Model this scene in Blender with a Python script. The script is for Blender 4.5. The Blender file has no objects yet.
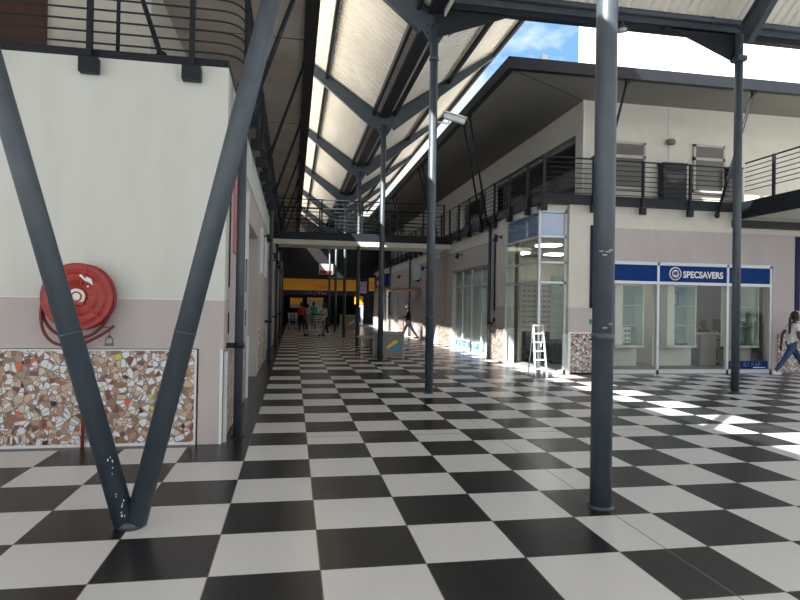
import bpy, bmesh, math, random
from mathutils import Vector, Matrix
random.seed(4)
S = bpy.context.scene
C = S.collection
PI = math.pi
T = 0.64          # floor tile size

# ------------------------------------------------------------------ camera
yaw, pitch, roll = 0.1769, 0.0088, 0.0164
fw = Vector((math.sin(yaw)*math.cos(pitch), math.cos(yaw)*math.cos(pitch), math.sin(pitch)))
rt = Vector((math.cos(yaw), -math.sin(yaw), 0)); up = rt.cross(fw)
r2 = rt*math.cos(roll)+up*math.sin(roll); u2 = -rt*math.sin(roll)+up*math.cos(roll)
cam = bpy.data.cameras.new('camera'); co = bpy.data.objects.new('camera', cam); C.objects.link(co)
M = Matrix((r2, u2, -fw)).transposed().to_4x4(); M.translation = Vector((0.4526, -3.570, 1.5706))
co.matrix_world = M
cam.sensor_fit = 'HORIZONTAL'; cam.sensor_width = 36; cam.lens = 36*598.65/800; cam.clip_end = 500
S.camera = co

# ------------------------------------------------------------------ world, sun, exposure
W = bpy.data.worlds.new('sky'); S.world = W; W.use_nodes = True
nt = W.node_tree; nt.nodes.clear()
wo = nt.nodes.new('ShaderNodeOutputWorld'); bg = nt.nodes.new('ShaderNodeBackground')
tc = nt.nodes.new('ShaderNodeTexCoord'); mp = nt.nodes.new('ShaderNodeMapping'); mp.inputs['Scale'].default_value = (3, 3, 5)
mp.inputs['Location'].default_value = (0.35, 0.1, 0.0)
nz = nt.nodes.new('ShaderNodeTexNoise'); nz.inputs['Scale'].default_value = 1.6; nz.inputs['Detail'].default_value = 8; nz.inputs['Roughness'].default_value = 0.55
dt = nt.nodes.new('ShaderNodeVectorMath'); dt.operation = 'DOT_PRODUCT'; dt.inputs[1].default_value = (0.355, 0.850, 0.388)   # a clear patch over the right roof
mr = nt.nodes.new('ShaderNodeMapRange'); mr.inputs['From Min'].default_value = 0.972; mr.inputs['From Max'].default_value = 0.996; mr.inputs['To Min'].default_value = 0.0; mr.inputs['To Max'].default_value = 0.22
sb = nt.nodes.new('ShaderNodeMath'); sb.operation = 'SUBTRACT'
cr = nt.nodes.new('ShaderNodeValToRGB')
cr.color_ramp.elements[0].position = 0.30; cr.color_ramp.elements[0].color = (0.16, 0.33, 0.60, 1)
cr.color_ramp.elements[1].position = 0.54; cr.color_ramp.elements[1].color = (1.0, 0.98, 0.95, 1)
nt.links.new(tc.outputs['Generated'], mp.inputs['Vector']); nt.links.new(mp.outputs['Vector'], nz.inputs['Vector'])
nt.links.new(tc.outputs['Generated'], dt.inputs[0]); nt.links.new(dt.outputs['Value'], mr.inputs['Value'])
nt.links.new(nz.outputs['Fac'], sb.inputs[0]); nt.links.new(mr.outputs['Result'], sb.inputs[1])
nt.links.new(sb.outputs[0], cr.inputs['Fac']); nt.links.new(cr.outputs['Color'], bg.inputs['Color'])
bg.inputs['Strength'].default_value = 1.25
nt.links.new(bg.outputs['Background'], wo.inputs['Surface'])
sl = bpy.data.lights.new('sun', 'SUN'); sl.energy = 12.0; sl.angle = math.radians(0.6); sl.color = (1.0, 0.95, 0.87)
so = bpy.data.objects.new('sun', sl); C.objects.link(so)
so.rotation_euler = Vector((1, 0.9, -1.22)).to_track_quat('-Z', 'Y').to_euler()
so.location = (-20, -18, 26)
S.view_settings.view_transform = 'Standard'; S.view_settings.look = 'None'; S.view_settings.gamma = 1
S.view_settings.exposure = 0.50; S.view_settings.use_curve_mapping = False

# ------------------------------------------------------------------ materials
def mat(name, col, rough=0.6, metal=0.0, noise=0.0, scale=8.0, emit=None, spec=0.5, bump=0.0, stretch=(1, 1, 1)):
    m = bpy.data.materials.new(name); m.use_nodes = True
    n = m.node_tree; b = n.nodes['Principled BSDF']
    b.inputs['Base Color'].default_value = (*col, 1); b.inputs['Roughness'].default_value = rough
    b.inputs['Metallic'].default_value = metal; b.inputs['Specular IOR Level'].default_value = spec
    if noise or bump:
        t = n.nodes.new('ShaderNodeTexCoord'); mp = n.nodes.new('ShaderNodeMapping'); mp.inputs['Scale'].default_value = stretch
        z = n.nodes.new('ShaderNodeTexNoise'); z.inputs['Scale'].default_value = scale; z.inputs['Detail'].default_value = 5
        n.links.new(t.outputs['Object'], mp.inputs['Vector']); n.links.new(mp.outputs['Vector'], z.inputs['Vector'])
        if noise:
            r = n.nodes.new('ShaderNodeValToRGB')
            r.color_ramp.elements[0].position = 0.3; r.color_ramp.elements[1].position = 0.7
            r.color_ramp.elements[0].color = (*[c*(1-noise) for c in col], 1)
            r.color_ramp.elements[1].color = (*[min(1, c*(1+noise*0.5)) for c in col], 1)
            n.links.new(z.outputs['Fac'], r.inputs['Fac']); n.links.new(r.outputs['Color'], b.inputs['Base Color'])
        if bump:
            bp = n.nodes.new('ShaderNodeBump'); bp.inputs['Strength'].default_value = bump; bp.inputs['Distance'].default_value = 0.01
            n.links.new(z.outputs['Fac'], bp.inputs['Height']); n.links.new(bp.outputs['Normal'], b.inputs['Normal'])
    if emit:
        b.inputs['Emission Color'].default_value = (*col, 1); b.inputs['Emission Strength'].default_value = emit
    return m

def glass(name, tint=(0.95, 0.98, 0.972), gloss=0.02, alpha=0.0):
    m = bpy.data.materials.new(name); m.use_nodes = True; n = m.node_tree; n.nodes.clear()
    o = n.nodes.new('ShaderNodeOutputMaterial'); tr = n.nodes.new('ShaderNodeBsdfTransparent'); tr.inputs['Color'].default_value = (*tint, 1)
    g = n.nodes.new('ShaderNodeBsdfGlossy'); g.inputs['Roughness'].default_value = 0.03
    f = n.nodes.new('ShaderNodeLayerWeight'); f.inputs['Blend'].default_value = 0.5
    pw = n.nodes.new('ShaderNodeMath'); pw.operation = 'POWER'; pw.inputs[1].default_value = 5.0
    a = n.nodes.new('ShaderNodeMath'); a.operation = 'MULTIPLY_ADD'; a.inputs[1].default_value = 0.8; a.inputs[2].default_value = gloss
    n.links.new(f.outputs['Facing'], pw.inputs[0])
    mx = n.nodes.new('ShaderNodeMixShader')
    n.links.new(pw.outputs[0], a.inputs[0]); n.links.new(a.outputs[0], mx.inputs['Fac'])
    n.links.new(tr.outputs[0], mx.inputs[1]); n.links.new(g.outputs[0], mx.inputs[2]); n.links.new(mx.outputs[0], o.inputs[0])
    return m

def mosaic_mat():
    m = bpy.data.materials.new('mosaic'); m.use_nodes = True; n = m.node_tree; b = n.nodes['Principled BSDF']
    t = n.nodes.new('ShaderNodeTexCoord')
    def vor(feature, sc, off):
        mp = n.nodes.new('ShaderNodeMapping'); mp.inputs['Location'].default_value = (off, 0, off); n.links.new(t.outputs['Object'], mp.inputs['Vector'])
        v = n.nodes.new('ShaderNodeTexVoronoi'); v.feature = feature; v.inputs['Scale'].default_value = sc
        n.links.new(mp.outputs['Vector'], v.inputs['Vector']); return v
    v = vor('F1', 14.0, 0); e = vor('DISTANCE_TO_EDGE', 14.0, 0); v2 = vor('F1', 11.0, 3.7); e2 = vor('DISTANCE_TO_EDGE', 11.0, 3.7)
    ad = n.nodes.new('ShaderNodeVectorMath'); ad.operation = 'ADD'; n.links.new(v.outputs['Color'], ad.inputs[0]); n.links.new(v2.outputs['Color'], ad.inputs[1])
    wn = n.nodes.new('ShaderNodeTexWhiteNoise'); n.links.new(ad.outputs[0], wn.inputs[0])
    r = n.nodes.new('ShaderNodeValToRGB'); r.color_ramp.interpolation = 'CONSTANT'
    cols = [(0, (.68, .71, .73)), (.27, (.30, .13, .075)), (.37, (.55, .41, .29)), (.50, (.40, .26, .18)), (.61, (.70, .72, .73)), (.73, (.15, .07, .05)),
            (.82, (.60, .50, .40)), (.90, (.26, .17, .12)), (.965, (.70, .12, .03)), (.98, (.50, .60, .06)), (.988, (.012, .012, .035))]
    el = r.color_ramp.elements
    el[0].position = 0; el[0].color = (*cols[0][1], 1); el[1].position = cols[1][0]; el[1].color = (*cols[1][1], 1)
    for p, c in cols[2:]:
        k = el.new(p); k.color = (*c, 1)
    n.links.new(wn.outputs['Value'], r.inputs['Fac'])
    mn = n.nodes.new('ShaderNodeMath'); mn.operation = 'MINIMUM'; n.links.new(e.outputs['Distance'], mn.inputs[0]); n.links.new(e2.outputs['Distance'], mn.inputs[1])
    lt = n.nodes.new('ShaderNodeMath'); lt.operation = 'LESS_THAN'; lt.inputs[1].default_value = 0.036
    n.links.new(mn.outputs[0], lt.inputs[0])
    mx = n.nodes.new('ShaderNodeMix'); mx.data_type = 'RGBA'; mx.inputs[7].default_value = (.20, .16, .135, 1)
    n.links.new(lt.outputs[0], mx.inputs[0]); n.links.new(r.outputs['Color'], mx.inputs[6]); n.links.new(mx.outputs[2], b.inputs['Base Color'])
    b.inputs['Roughness'].default_value = 0.35
    return m

def floor_mat():
    m = bpy.data.materials.new('checker_tiles'); m.use_nodes = True; n = m.node_tree; b = n.nodes['Principled BSDF']; L = n.links.new
    g = n.nodes.new('ShaderNodeNewGeometry'); s = n.nodes.new('ShaderNodeSeparateXYZ'); L(g.outputs['Position'], s.inputs[0])
    def mth(op, a, bb=None, c=None):
        k = n.nodes.new('ShaderNodeMath'); k.operation = op
        for i, v in enumerate((a, bb, c)):
            if v is None: continue
            if isinstance(v, (int, float)): k.inputs[i].default_value = v
            else: L(v, k.inputs[i])
        return k.outputs[0]
    u = mth('DIVIDE', s.outputs['X'], T); v = mth('DIVIDE', s.outputs['Y'], T)
    iu = mth('FLOOR', u); iv = mth('FLOOR', v)
    after = mth('GREATER_THAN', iv, 15.5)
    par = mth('FLOORED_MODULO', mth('ADD', mth('ADD', iu, iv), after), 2.0)       # 1 = black
    row15 = mth('LESS_THAN', mth('ABSOLUTE', mth('SUBTRACT', iv, 15.0)), 0.5)
    leftb = mth('MULTIPLY', mth('LESS_THAN', u, 0.0), mth('GREATER_THAN', v, 5.0))
    rightb = mth('MULTIPLY', mth('GREATER_THAN', u, 9.0), mth('GREATER_THAN', v, 16.0))
    black = mth('MAXIMUM', mth('MAXIMUM', par, row15), leftb)
    fu = mth('FRACT', u); fv = mth('FRACT', v)
    eu = mth('MINIMUM', fu, mth('SUBTRACT', 1.0, fu)); ev = mth('MINIMUM', fv, mth('SUBTRACT', 1.0, fv))
    gr = mth('LESS_THAN', mth('MINIMUM', eu, ev), 0.006)
    j1 = mth('LESS_THAN', mth('ABSOLUTE', mth('SUBTRACT', u, 4.52)), 0.007)
    j2 = mth('LESS_THAN', mth('ABSOLUTE', mth('SUBTRACT', v, 5.6)), 0.012)
    gr = mth('MAXIMUM', gr, mth('MAXIMUM', j1, j2))
    # a little tone variation per tile and fine dirt
    wn = n.nodes.new('ShaderNodeTexWhiteNoise'); cb = n.nodes.new('ShaderNodeCombineXYZ'); L(iu, cb.inputs[0]); L(iv, cb.inputs[1]); L(cb.outputs[0], wn.inputs[0])
    nz = n.nodes.new('ShaderNodeTexNoise'); nz.inputs['Scale'].default_value = 2.0; nz.inputs['Detail'].default_value = 2; L(g.outputs['Position'], nz.inputs['Vector'])
    var = mth('ADD', mth('MULTIPLY', wn.outputs['Value'], 0.06), mth('MULTIPLY', nz.outputs['Fac'], 0.03))
    var = mth('ADD', var, 0.93)
    def mixc(f, a, c):
        k = n.nodes.new('ShaderNodeMix'); k.data_type = 'RGBA'; L(f, k.inputs[0])
        for i, w in ((6, a), (7, c)):
            if isinstance(w, tuple): k.inputs[i].default_value = (*w, 1)
            else: L(w, k.inputs[i])
        return k.outputs[2]
    c = mixc(black, (.645, .655, .665), (.018, .019, .022))
    hv = n.nodes.new('ShaderNodeVectorMath'); hv.operation = 'SCALE'; L(c, hv.inputs[0]); L(var, hv.inputs['Scale'])
    c = mixc(gr, hv.outputs[0], (.12, .11, .10))
    L(c, b.inputs['Base Color'])
    b.inputs['Roughness'].default_value = 0.27; b.inputs['Specular IOR Level'].default_value = 0.32
    return m

STEEL = mat('steel_bluegrey_paint', (.045, .064, .082), 0.45, 0.0, 0.2, 6, spec=0.6)
DARK = mat('dark_steel_paint', (.012, .016, .023), 0.5, noise=0.2, spec=.3)
BLACKP = mat('black_fascia_paint', (.012, .012, .014), 0.5)
CREAM = mat('cream_plaster', (.63, .66, .61), 0.75, noise=0.06, scale=3, bump=0.15, stretch=(1, 1, .25))
CREAM2 = mat('warm_cream_plaster', (.66, .64, .56), 0.75, noise=0.05, scale=3)
PINK = mat('pinkish_grey_plaster', (.50, .455, .44), 0.75, noise=0.07, scale=3, bump=0.15, stretch=(1, 1, .3))
TRIM = mat('white_trim', (.72, .74, .74), 0.4)
ALU = mat('white_aluminium', (.62, .65, .66), 0.35, 0.2)
MOS = mosaic_mat(); FLOORM = floor_mat()
SHEET = mat('cream_roof_sheet', (.80, .77, .70), 0.5, 0.1, noise=0.12, scale=1.2, stretch=(1, .3, 1))
RTOP = mat('pale_metal_roof', (.55, .51, .44), 0.55)
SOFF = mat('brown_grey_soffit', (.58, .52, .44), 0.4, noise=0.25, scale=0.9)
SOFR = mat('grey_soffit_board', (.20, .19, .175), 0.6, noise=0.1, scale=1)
GL = glass('shop_glass'); GLB = glass('pale_blue_window_glass', (.90, .94, .98), 0.12); GLD = glass('cabinet_glass', (.91, .97, .95), 0.04)
NAVY = mat('navy_sign', (.002, .035, .19), 0.6, spec=.15); WHITE = mat('white_paint', (.80, .80, .80), 0.5); REDM = mat('red_paint', (.36, .028, .018), 0.4, noise=0.25, scale=9)
HOSE = mat('dark_red_hose', (.16, .018, .015), 0.5); COBALT = mat('cobalt_tile', (.006, .005, .045), 0.5, spec=.2); TEAL = mat('teal_tile', (.02, .20, .20), 0.2)
DGLASS = mat('dark_window_pane', (.02, .022, .024), 0.08, spec=0.8); GREYP = mat('olive_grey_pane', (.12, .12, .10), 0.25)
INT = mat('interior_cream', (.66, .63, .55), 0.7); INTD = mat('interior_grey', (.32, .33, .34), 0.7)
WOODM = mat('dark_brown_wood', (.075, .028, .018), 0.5, noise=0.4, scale=5, stretch=(1, 1, .2)); LAMP = mat('ceiling_light_panel', (1, .98, .92), emit=7.0)
YEL = mat('amber_sign_added_glow', (.85, .36, .01), 0.4, emit=.06); CHROME = mat('polished_metal', (.75, .75, .75), 0.2, 1.0); GREYM = mat('taupe_panel', (.22, .20, .17), 0.5)  # amber carries a faint added glow; nothing in this colour is a lamp
SKIN = mat('brown_skin', (.085, .042, .025), 0.5); HAIR = mat('black_hair', (.008, .007, .006), 0.6); BRAID = mat('brown_braids', (.07, .03, .018), 0.6, bump=0.8, scale=60)
WINDROOM = mat('pale_interior_back', (.42, .46, .44), 0.7); CABB = mat('cabinet_back', (.20, .26, .24), 0.6)
CEIL = mat('shop_ceiling_tile', (.36, .35, .31), .7)
BLUEP = mat('bright_blue_print', (.03, .22, .62), 0.4); PINKP = mat('rose_poster', (.62, .22, .25), 0.5); RUST = mat('red_pipe_paint', (.28, .05, .03), 0.5)

# ------------------------------------------------------------------ mesh helpers
def NB(): return bmesh.new()
def box(bm, x0, x1, y0, y1, z0, z1):
    v = [bm.verts.new(p) for p in ((x0,y0,z0),(x1,y0,z0),(x1,y1,z0),(x0,y1,z0),(x0,y0,z1),(x1,y0,z1),(x1,y1,z1),(x0,y1,z1))]
    for f in ((3,2,1,0),(4,5,6,7),(0,1,5,4),(1,2,6,5),(2,3,7,6),(3,0,4,7)): bm.faces.new([v[i] for i in f])
    return v
def frame_of(d):
    d = d.normalized(); a = Vector((0,0,1)) if abs(d.z) < 0.95 else Vector((1,0,0))
    u = d.cross(a).normalized(); return u, d.cross(u).normalized()
def tube(bm, a, b, r, n=12, r2=None):
    a = Vector(a); b = Vector(b); u, w = frame_of(b-a); r2 = r if r2 is None else r2
    A = [bm.verts.new(a+(u*math.cos(2*PI*i/n)+w*math.sin(2*PI*i/n))*r) for i in range(n)]
    B = [bm.verts.new(b+(u*math.cos(2*PI*i/n)+w*math.sin(2*PI*i/n))*r2) for i in range(n)]
    for i in range(n): f = bm.faces.new((A[i], B[i], B[(i+1)%n], A[(i+1)%n])); f.smooth = True
    bm.faces.new(A); bm.faces.new(B[::-1])
def pipe(bm, pts, r, n=8, closed=False):
    pts = [Vector(p) for p in pts]; N = len(pts); rings = []; prev = None
    for i, p in enumerate(pts):
        d = (pts[(i+1) % N]-pts[i-1]) if closed else (pts[min(i+1, N-1)]-pts[max(i-1, 0)])
        d.normalize()
        if prev is None: u, w = frame_of(d)
        else:
            u = prev-d*prev.dot(d); u.normalize(); w = d.cross(u)
        prev = u
        rings.append([bm.verts.new(p+(u*math.cos(2*PI*k/n)+w*math.sin(2*PI*k/n))*r) for k in range(n)])
    for i in range(N if closed else N-1):
        A, B = rings[i], rings[(i+1) % N]
        for k in range(n): f = bm.faces.new((A[k], A[(k+1)%n], B[(k+1)%n], B[k])); f.smooth = True
    if not closed: bm.faces.new(rings[0][::-1]); bm.faces.new(rings[-1])
def beam(bm, a, b, w, h0, h1=None, side=None):
    """bar from a to b: width w sideways, depth h0 at a and h1 at b, hanging below the line"""
    a = Vector(a); b = Vector(b); h1 = h0 if h1 is None else h1; d = (b-a).normalized()
    s = Vector(side) if side else d.cross(Vector((0,0,1)))
    s.normalize(); n = s.cross(d).normalized()
    if n.z > 0: n = -n
    v = []
    for p, h in ((a, h0), (b, h1)):
        v += [bm.verts.new(q) for q in (p-s*w/2, p+s*w/2, p+s*w/2+n*h, p-s*w/2+n*h)]
    for f in ((0,1,2,3),(7,6,5,4),(0,4,5,1),(1,5,6,2),(2,6,7,3),(3,7,4,0)): bm.faces.new([v[i] for i in f])
def ibeam(bm, a, b, w, h0, h1, side):
    """I section: web plus two flanges"""
    a = Vector(a); b = Vector(b); d = (b-a).normalized(); s = Vector(side).normalized(); n = s.cross(d).normalized()
    if n.z > 0: n = -n
    beam(bm, a, b, w, 0.018, 0.018, side); beam(bm, a+n*0.018, b+n*0.018, 0.03, h0-0.036, h1-0.036, side)
    beam(bm, a+n*(h0-0.018), b+n*(h1-0.018), w, 0.018, 0.018, side)
def lathe(bm, prof, c, axis='Z', n=32):
    c = Vector(c); rings = []
    for r, h in prof:
        ring = []
        for i in range(n):
            a = 2*PI*i/n
            if axis == 'Z': p = Vector((r*math.cos(a), r*math.sin(a), h))
            elif axis == 'Y': p = Vector((r*math.cos(a), h, r*math.sin(a)))
            else: p = Vector((h, r*math.cos(a), r*math.sin(a)))
            ring.append(bm.verts.new(c+p))
        rings.append(ring)
    for A, B in zip(rings, rings[1:]):
        for i in range(n): f = bm.faces.new((A[i], A[(i+1)%n], B[(i+1)%n], B[i])); f.smooth = True
    if len(prof) > 3 and prof[0] == prof[-1]: return
    for R_ in (rings[0], rings[-1]):
        if (R_[0].co-R_[n//2].co).length > 1e-3: bm.faces.new(R_)
def prism(bm, poly, y0, y1, axis='Y'):
    """poly in (x,z) extruded along y, or (y,z) along x, or (x,y) along z"""
    def P(p, t):
        return (p[0], t, p[1]) if axis == 'Y' else ((t, p[0], p[1]) if axis == 'X' else (p[0], p[1], t))
    A = [bm.verts.new(P(p, y0)) for p in poly]; B = [bm.verts.new(P(p, y1)) for p in poly]; n = len(poly)
    for i in range(n): bm.faces.new((A[i], A[(i+1)%n], B[(i+1)%n], B[i]))
    bm.faces.new(A[::-1]); bm.faces.new(B)
def ball(bm, c, r, sx=1, sy=1, sz=1, u=14, v=10, rot=None):
    M_ = Matrix.Translation(c) @ (rot.to_4x4() if rot else Matrix.Identity(4)) @ Matrix.Diagonal((r*sx, r*sy, r*sz, 1))
    g = bmesh.ops.create_uvsphere(bm, u_segments=u, v_segments=v, radius=1, matrix=M_)
    for q in g['verts']:
        for f in q.link_faces: f.smooth = True

def wloc(o):
    p = Vector((0,0,0))
    while o: p = p+o.location; o = o.parent
    return p
def obj(name, bm, m, parent=None, local=False, bevel=0):
    me = bpy.data.meshes.new(name)
    if isinstance(bm, bpy.types.Mesh): me = bm
    else:
        bmesh.ops.recalc_face_normals(bm, faces=bm.faces); bm.to_mesh(me); bm.free()
    me.materials.clear()
    for q in (m if isinstance(m, list) else [m]): me.materials.append(q)
    o = bpy.data.objects.new(name, me); C.objects.link(o)
    if parent:
        o.parent = parent
        if not local: o.location = -wloc(parent)
    if bevel:
        b = o.modifiers.new('bevel', 'BEVEL'); b.width = bevel; b.segments = 2; b.limit_method = 'ANGLE'
    return o
def tag(o, label, cat, group=None, kind=None):
    if label: o['label'] = label
    if cat: o['category'] = cat
    if group: o['group'] = group
    if kind: o['kind'] = kind
    return o
def thing(name, label, cat, loc=(0,0,0), group=None):
    o = bpy.data.objects.new(name, None); C.objects.link(o); o.location = loc; o.empty_display_size = 0.1
    return tag(o, label, cat, group)
def struct(name, bm, m, parent=None, label=None, **k):
    o = obj(name, bm, m, parent, **k)
    if not parent: o['kind'] = 'structure'
    if label: o['label'] = label
    return o
def ptag(o, label): o['label'] = label; return o
def bx(*a):
    b = NB(); box(b, *a); return b
def boxes(lst):
    b = NB()
    for a in lst: box(b, *a)
    return b
def dup(root):
    def rec(o, p):
        c = o.copy(); C.objects.link(c); c.parent = p
        for ch in [q for q in o.children]: rec(ch, c)
        return c
    return rec(root, None)

# ================================================================== STRUCTURE
f = struct('floor', bx(-14, 30, -25, 52, -0.2, 0.0), FLOORM, label='black and white checkered tile floor with dark borders')

# ---- left building, front wall (faces the camera), y = 3.35
Y0 = 3.35
w = struct('wall_left', bx(-9, -0.58, Y0, Y0+0.3, 1.60, 4.19), CREAM, label='tall pale plaster wall with grey band and mosaic panel')
struct('upper_pilaster', bx(-0.58, -0.30, Y0-0.012, Y0+0.3, 1.60, 4.19), CREAM, w)
struct('grey_band', bx(-9, -0.30, Y0-0.015, Y0+0.3, 1.055, 1.59), PINK, w)
struct('end_pier', bx(-0.56, -0.30, Y0-0.02, Y0+0.3, 0.0, 1.055), PINK, w)
struct('mosaic_panel', bx(-9, -0.60, Y0-0.02, Y0+0.3, 0.03, 1.03), MOS, w)
struct('panel_trim', boxes([(-9, -0.58, Y0-0.035, Y0+0.1, 1.03, 1.045), (-0.60, -0.58, Y0-0.035, Y0+0.1, 0, 1.03), (-0.335, -0.30, Y0-0.03, Y0+0.1, 0, 1.045), (-9, -0.60, Y0-0.025, Y0+.1, 0, .03)]), TRIM, w)
struct('groove', bx(-9, -0.30, Y0-0.004, Y0+0.1, 1.588, 1.602), TRIM, w)
# corridor face of the left building, x = -0.30
XL = -0.30
openL = [(6.75, 9.6, 2.95), (14.2, 17.2, 2.9), (20.5, 23.5, 2.9), (27.0, 30.0, 2.9), (34, 37, 2.9)]
def side_wall(name, xf, back, ya, yb, opens, label):
    x0, x1 = sorted((xf, back))
    c = NB(); box(c, x0, x1, ya, yb, 3.55, 4.19 if xf < 1 else 4.05)
    root = struct(name, c, CREAM if xf < 1 else CREAM2, label=label)
    p = NB(); y = ya
    for a, b_, h in opens:
        box(p, x0, x1, y, a, 1.03, 3.55); box(p, x0, x1, a, b_, h, 3.55); y = b_
    box(p, x0, x1, y, yb, 1.03, 3.55); struct('plaster_band', p, PINK, root)
    q = NB(); y = ya
    for a, b_, h in opens: box(q, x0, x1, y, a, 0, 1.03); y = b_
    box(q, x0, x1, y, yb, 0, 1.03); struct('wall_base', q, PINK, root)
    return root
wl = side_wall('wall_left_side', XL, XL-0.35, Y0+0.3, 41, openL, 'left shop wall running down the covered walkway')
struct('band_groove', boxes([(XL-0.01, XL+0.006, 3.65, 41, 3.54, 3.555), (XL-.01, XL+.006, 3.65, 6.75, 1.03, 1.045)]), GREYM, wl)
mo = NB()
for a, b_ in ((3.62, 4.75), (5.35, 6.45), (10.3, 12.3), (12.9, 13.9), (17.6, 18.6), (19, 20.2)): box(mo, XL-0.01, XL+0.02, a, b_, 0.02, 1.0)
struct('mosaic_panel', mo, MOS, wl)
tr = NB()
for y in (3.40, 4.85, 5.22, 6.62): box(tr, XL-0.01, XL+0.04, y, y+0.05, 0.0, 1.02)
for y in (5.95, 10.45, 12.6): box(tr, XL-0.01, XL+0.06, y, y+0.10, 2.25, 3.3)  # white strips stand in for pilaster edges catching the light
struct('trim_and_lit_edge', tr, TRIM, wl)
dk = NB()
for y in (3.75, 6.3): box(dk, XL-0.01, XL+0.012, y, y+0.06, 1.75, 3.0); box(dk, XL-.01, XL+.012, y, y+.06, 1.2, 1.45)
struct('tile_strip', dk, WOODM, wl)
def shopfront_x(name, xg, side, a, b_, h, label, nm=3, transom=2.15, backdepth=.35, gl=None, backm=None):
    """glazed shopfront in the plane x = xg; side +1: room lies to +x"""
    fr = NB(); s = 0.03
    for i in range(nm+1):
        y = a+(b_-a)*i/nm; box(fr, xg-s, xg+s, max(a, y-s), min(b_, y+s), 0, h)
    box(fr, xg-s, xg+s, a, b_, h-0.06, h); box(fr, xg-s, xg+s, a, b_, transom-.03, transom+.03); box(fr, xg-s, xg+s, a, b_, 0, 0.08)
    r = tag(obj(name, fr, ALU), label, 'window', kind='structure')
    for i in range(nm):
        ya = a+(b_-a)*i/nm; yb2 = a+(b_-a)*(i+1)/nm
        obj('pane', bx(xg-0.004, xg+0.004, ya+s, yb2-s, 0.08, h-0.06), gl or GL, r)
    xb = xg+side*backdepth
    obj('room_back', bx(min(xb, xb+side*.05), max(xb, xb+side*.05), a-.4, b_+.4, 0, 3.4), backm or WINDROOM, r)
    obj('room_ceiling', bx(min(xg+side*.1, xb), max(xg+side*.1, xb), a-.4, b_+.4, 3.4, 3.45), INT, r)
    return r
for i, (a, b_, h) in enumerate(openL):
    shopfront_x('window_%d' % (i+1), XL-0.22, -1, a, b_, h, ['first', 'second', 'third', 'fourth', 'fifth'][i]+' recessed glass shopfront from the camera in the left walkway wall', nm=3 if i == 0 else 4)

# balcony slab + upper storey of the left building
struct('balcony_floor_left', boxes([(-9, -0.30, Y0, 5.4, 4.19, 4.28), (-1.6, -0.30, 5.4, 41, 4.19, 4.28)]), DARK, label='dark edged balcony slab on top of the left building')
uw = struct('wall_left_upper', boxes([(-9, -1.6, 5.4, 5.6, 4.28, 6.2), (-1.8, -1.6, 5.6, 41, 4.28, 6.2)]), CREAM2, label='upper storey wall behind the left balcony')
obj('timber_door', bx(-3.9, -2.95, 5.33, 5.42, 4.28, 6.15), WOODM, uw)
# left roof with soffit, eave at x = 0.72
lr = struct('roof_left', bx(-12, 0.70, -7.5, 44, 6.215, 6.35), RTOP, label='pale metal roof over the left balcony')  # extended left and backward out of view to block the sun
obj('soffit', bx(-12, 0.66, -7.4, 44, 6.19, 6.214), SOFF, lr)
obj('eave_gutter', boxes([(0.56, 0.78, -7.5, 44, 6.10, 6.36)]), BLACKP, lr)
sp = NB()
for y in (7, 12, 17, 22, 27, 32): box(sp, -3, .56, y, y+.02, 6.184, 6.19)
obj('soffit_joint', sp, BLACKP, lr)

# ---- canopy over the walkway: butterfly section with gutter on the column line
XC, ZG, SL = 2.88, 6.84, 0.68
def wing_sheet(sgn, y0, y1, half):
    """corrugated sheet, ribs run down the slope (along x)"""
    bm = NB(); pitch = 0.19; n = int((y1-y0)/pitch); prev = None
    xa, xb = XC+sgn*0.12, XC+sgn*half
    for i in range(n):
        y = y0+i*pitch
        for dy, dz in ((0, 0), (.09, 0), (.115, .045), (.165, .045)):
            a = bm.verts.new((xa, y+dy, ZG+SL*0.12+dz)); b = bm.verts.new((xb, y+dy, ZG+SL*half+dz))
            if prev: bm.faces.new((prev[0], a, b, prev[1]))
            prev = (a, b)
    return bm
cr_ = struct('canopy_roof', wing_sheet(-1, -7.5, 44, 3.2), SHEET, label='butterfly canopy roof of ribbed cream sheeting over the walkway')
obj('right_wing_sheet', wing_sheet(1, 6.98, 44, 3.38), SHEET, cr_)
bm = NB(); prev = None; yy = 6.98                      # unseen sheet added above the court roof to keep sun off the shop wall
while yy > 3.95:
    xs = XC+(.50+.69*(6.78-yy))/SL
    for dy, dz in ((0, 0), (-.09, 0), (-.115, .045), (-.165, .045)):
        if xs > XC+3.9: break
        a = bm.verts.new((xs, yy+dy, ZG+SL*(xs-XC)+dz)); b = bm.verts.new((XC+4.0, yy+dy, ZG+SL*4.0+dz))
        if prev: bm.faces.new((prev[0], a, b, prev[1]))
        prev = (a, b)
    yy -= .19
obj('sun_block_sheet', bm, SHEET, cr_)
obj('box_gutter', boxes([(XC-.12, XC+.12, -7.5, 44, ZG-.02, ZG+.14)]), DARK, cr_)
for off, w_ in ((-.30, .07), (-1.62, .07), (-3.05, .07), (.30, .07), (1.85, .07), (3.25, .07)):
    ya = 7.0 if off > 0 else -7.5
    z = ZG+SL*abs(off)-0.01
    p = NB(); box(p, XC+off-w_/2, XC+off+w_/2, ya, 44, z-.14-SL*.03, z-SL*.03); obj('purlin', p, DARK, cr_)
p = NB()
for off in (-3.22, 3.40):
    z = ZG+SL*abs(off); box(p, XC+off-.02, XC+off+.02, (6.98 if off > 0 else -7.5), 44, z-.02, z+.07)
obj('edge_flashing', p, DARK, cr_)
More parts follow.
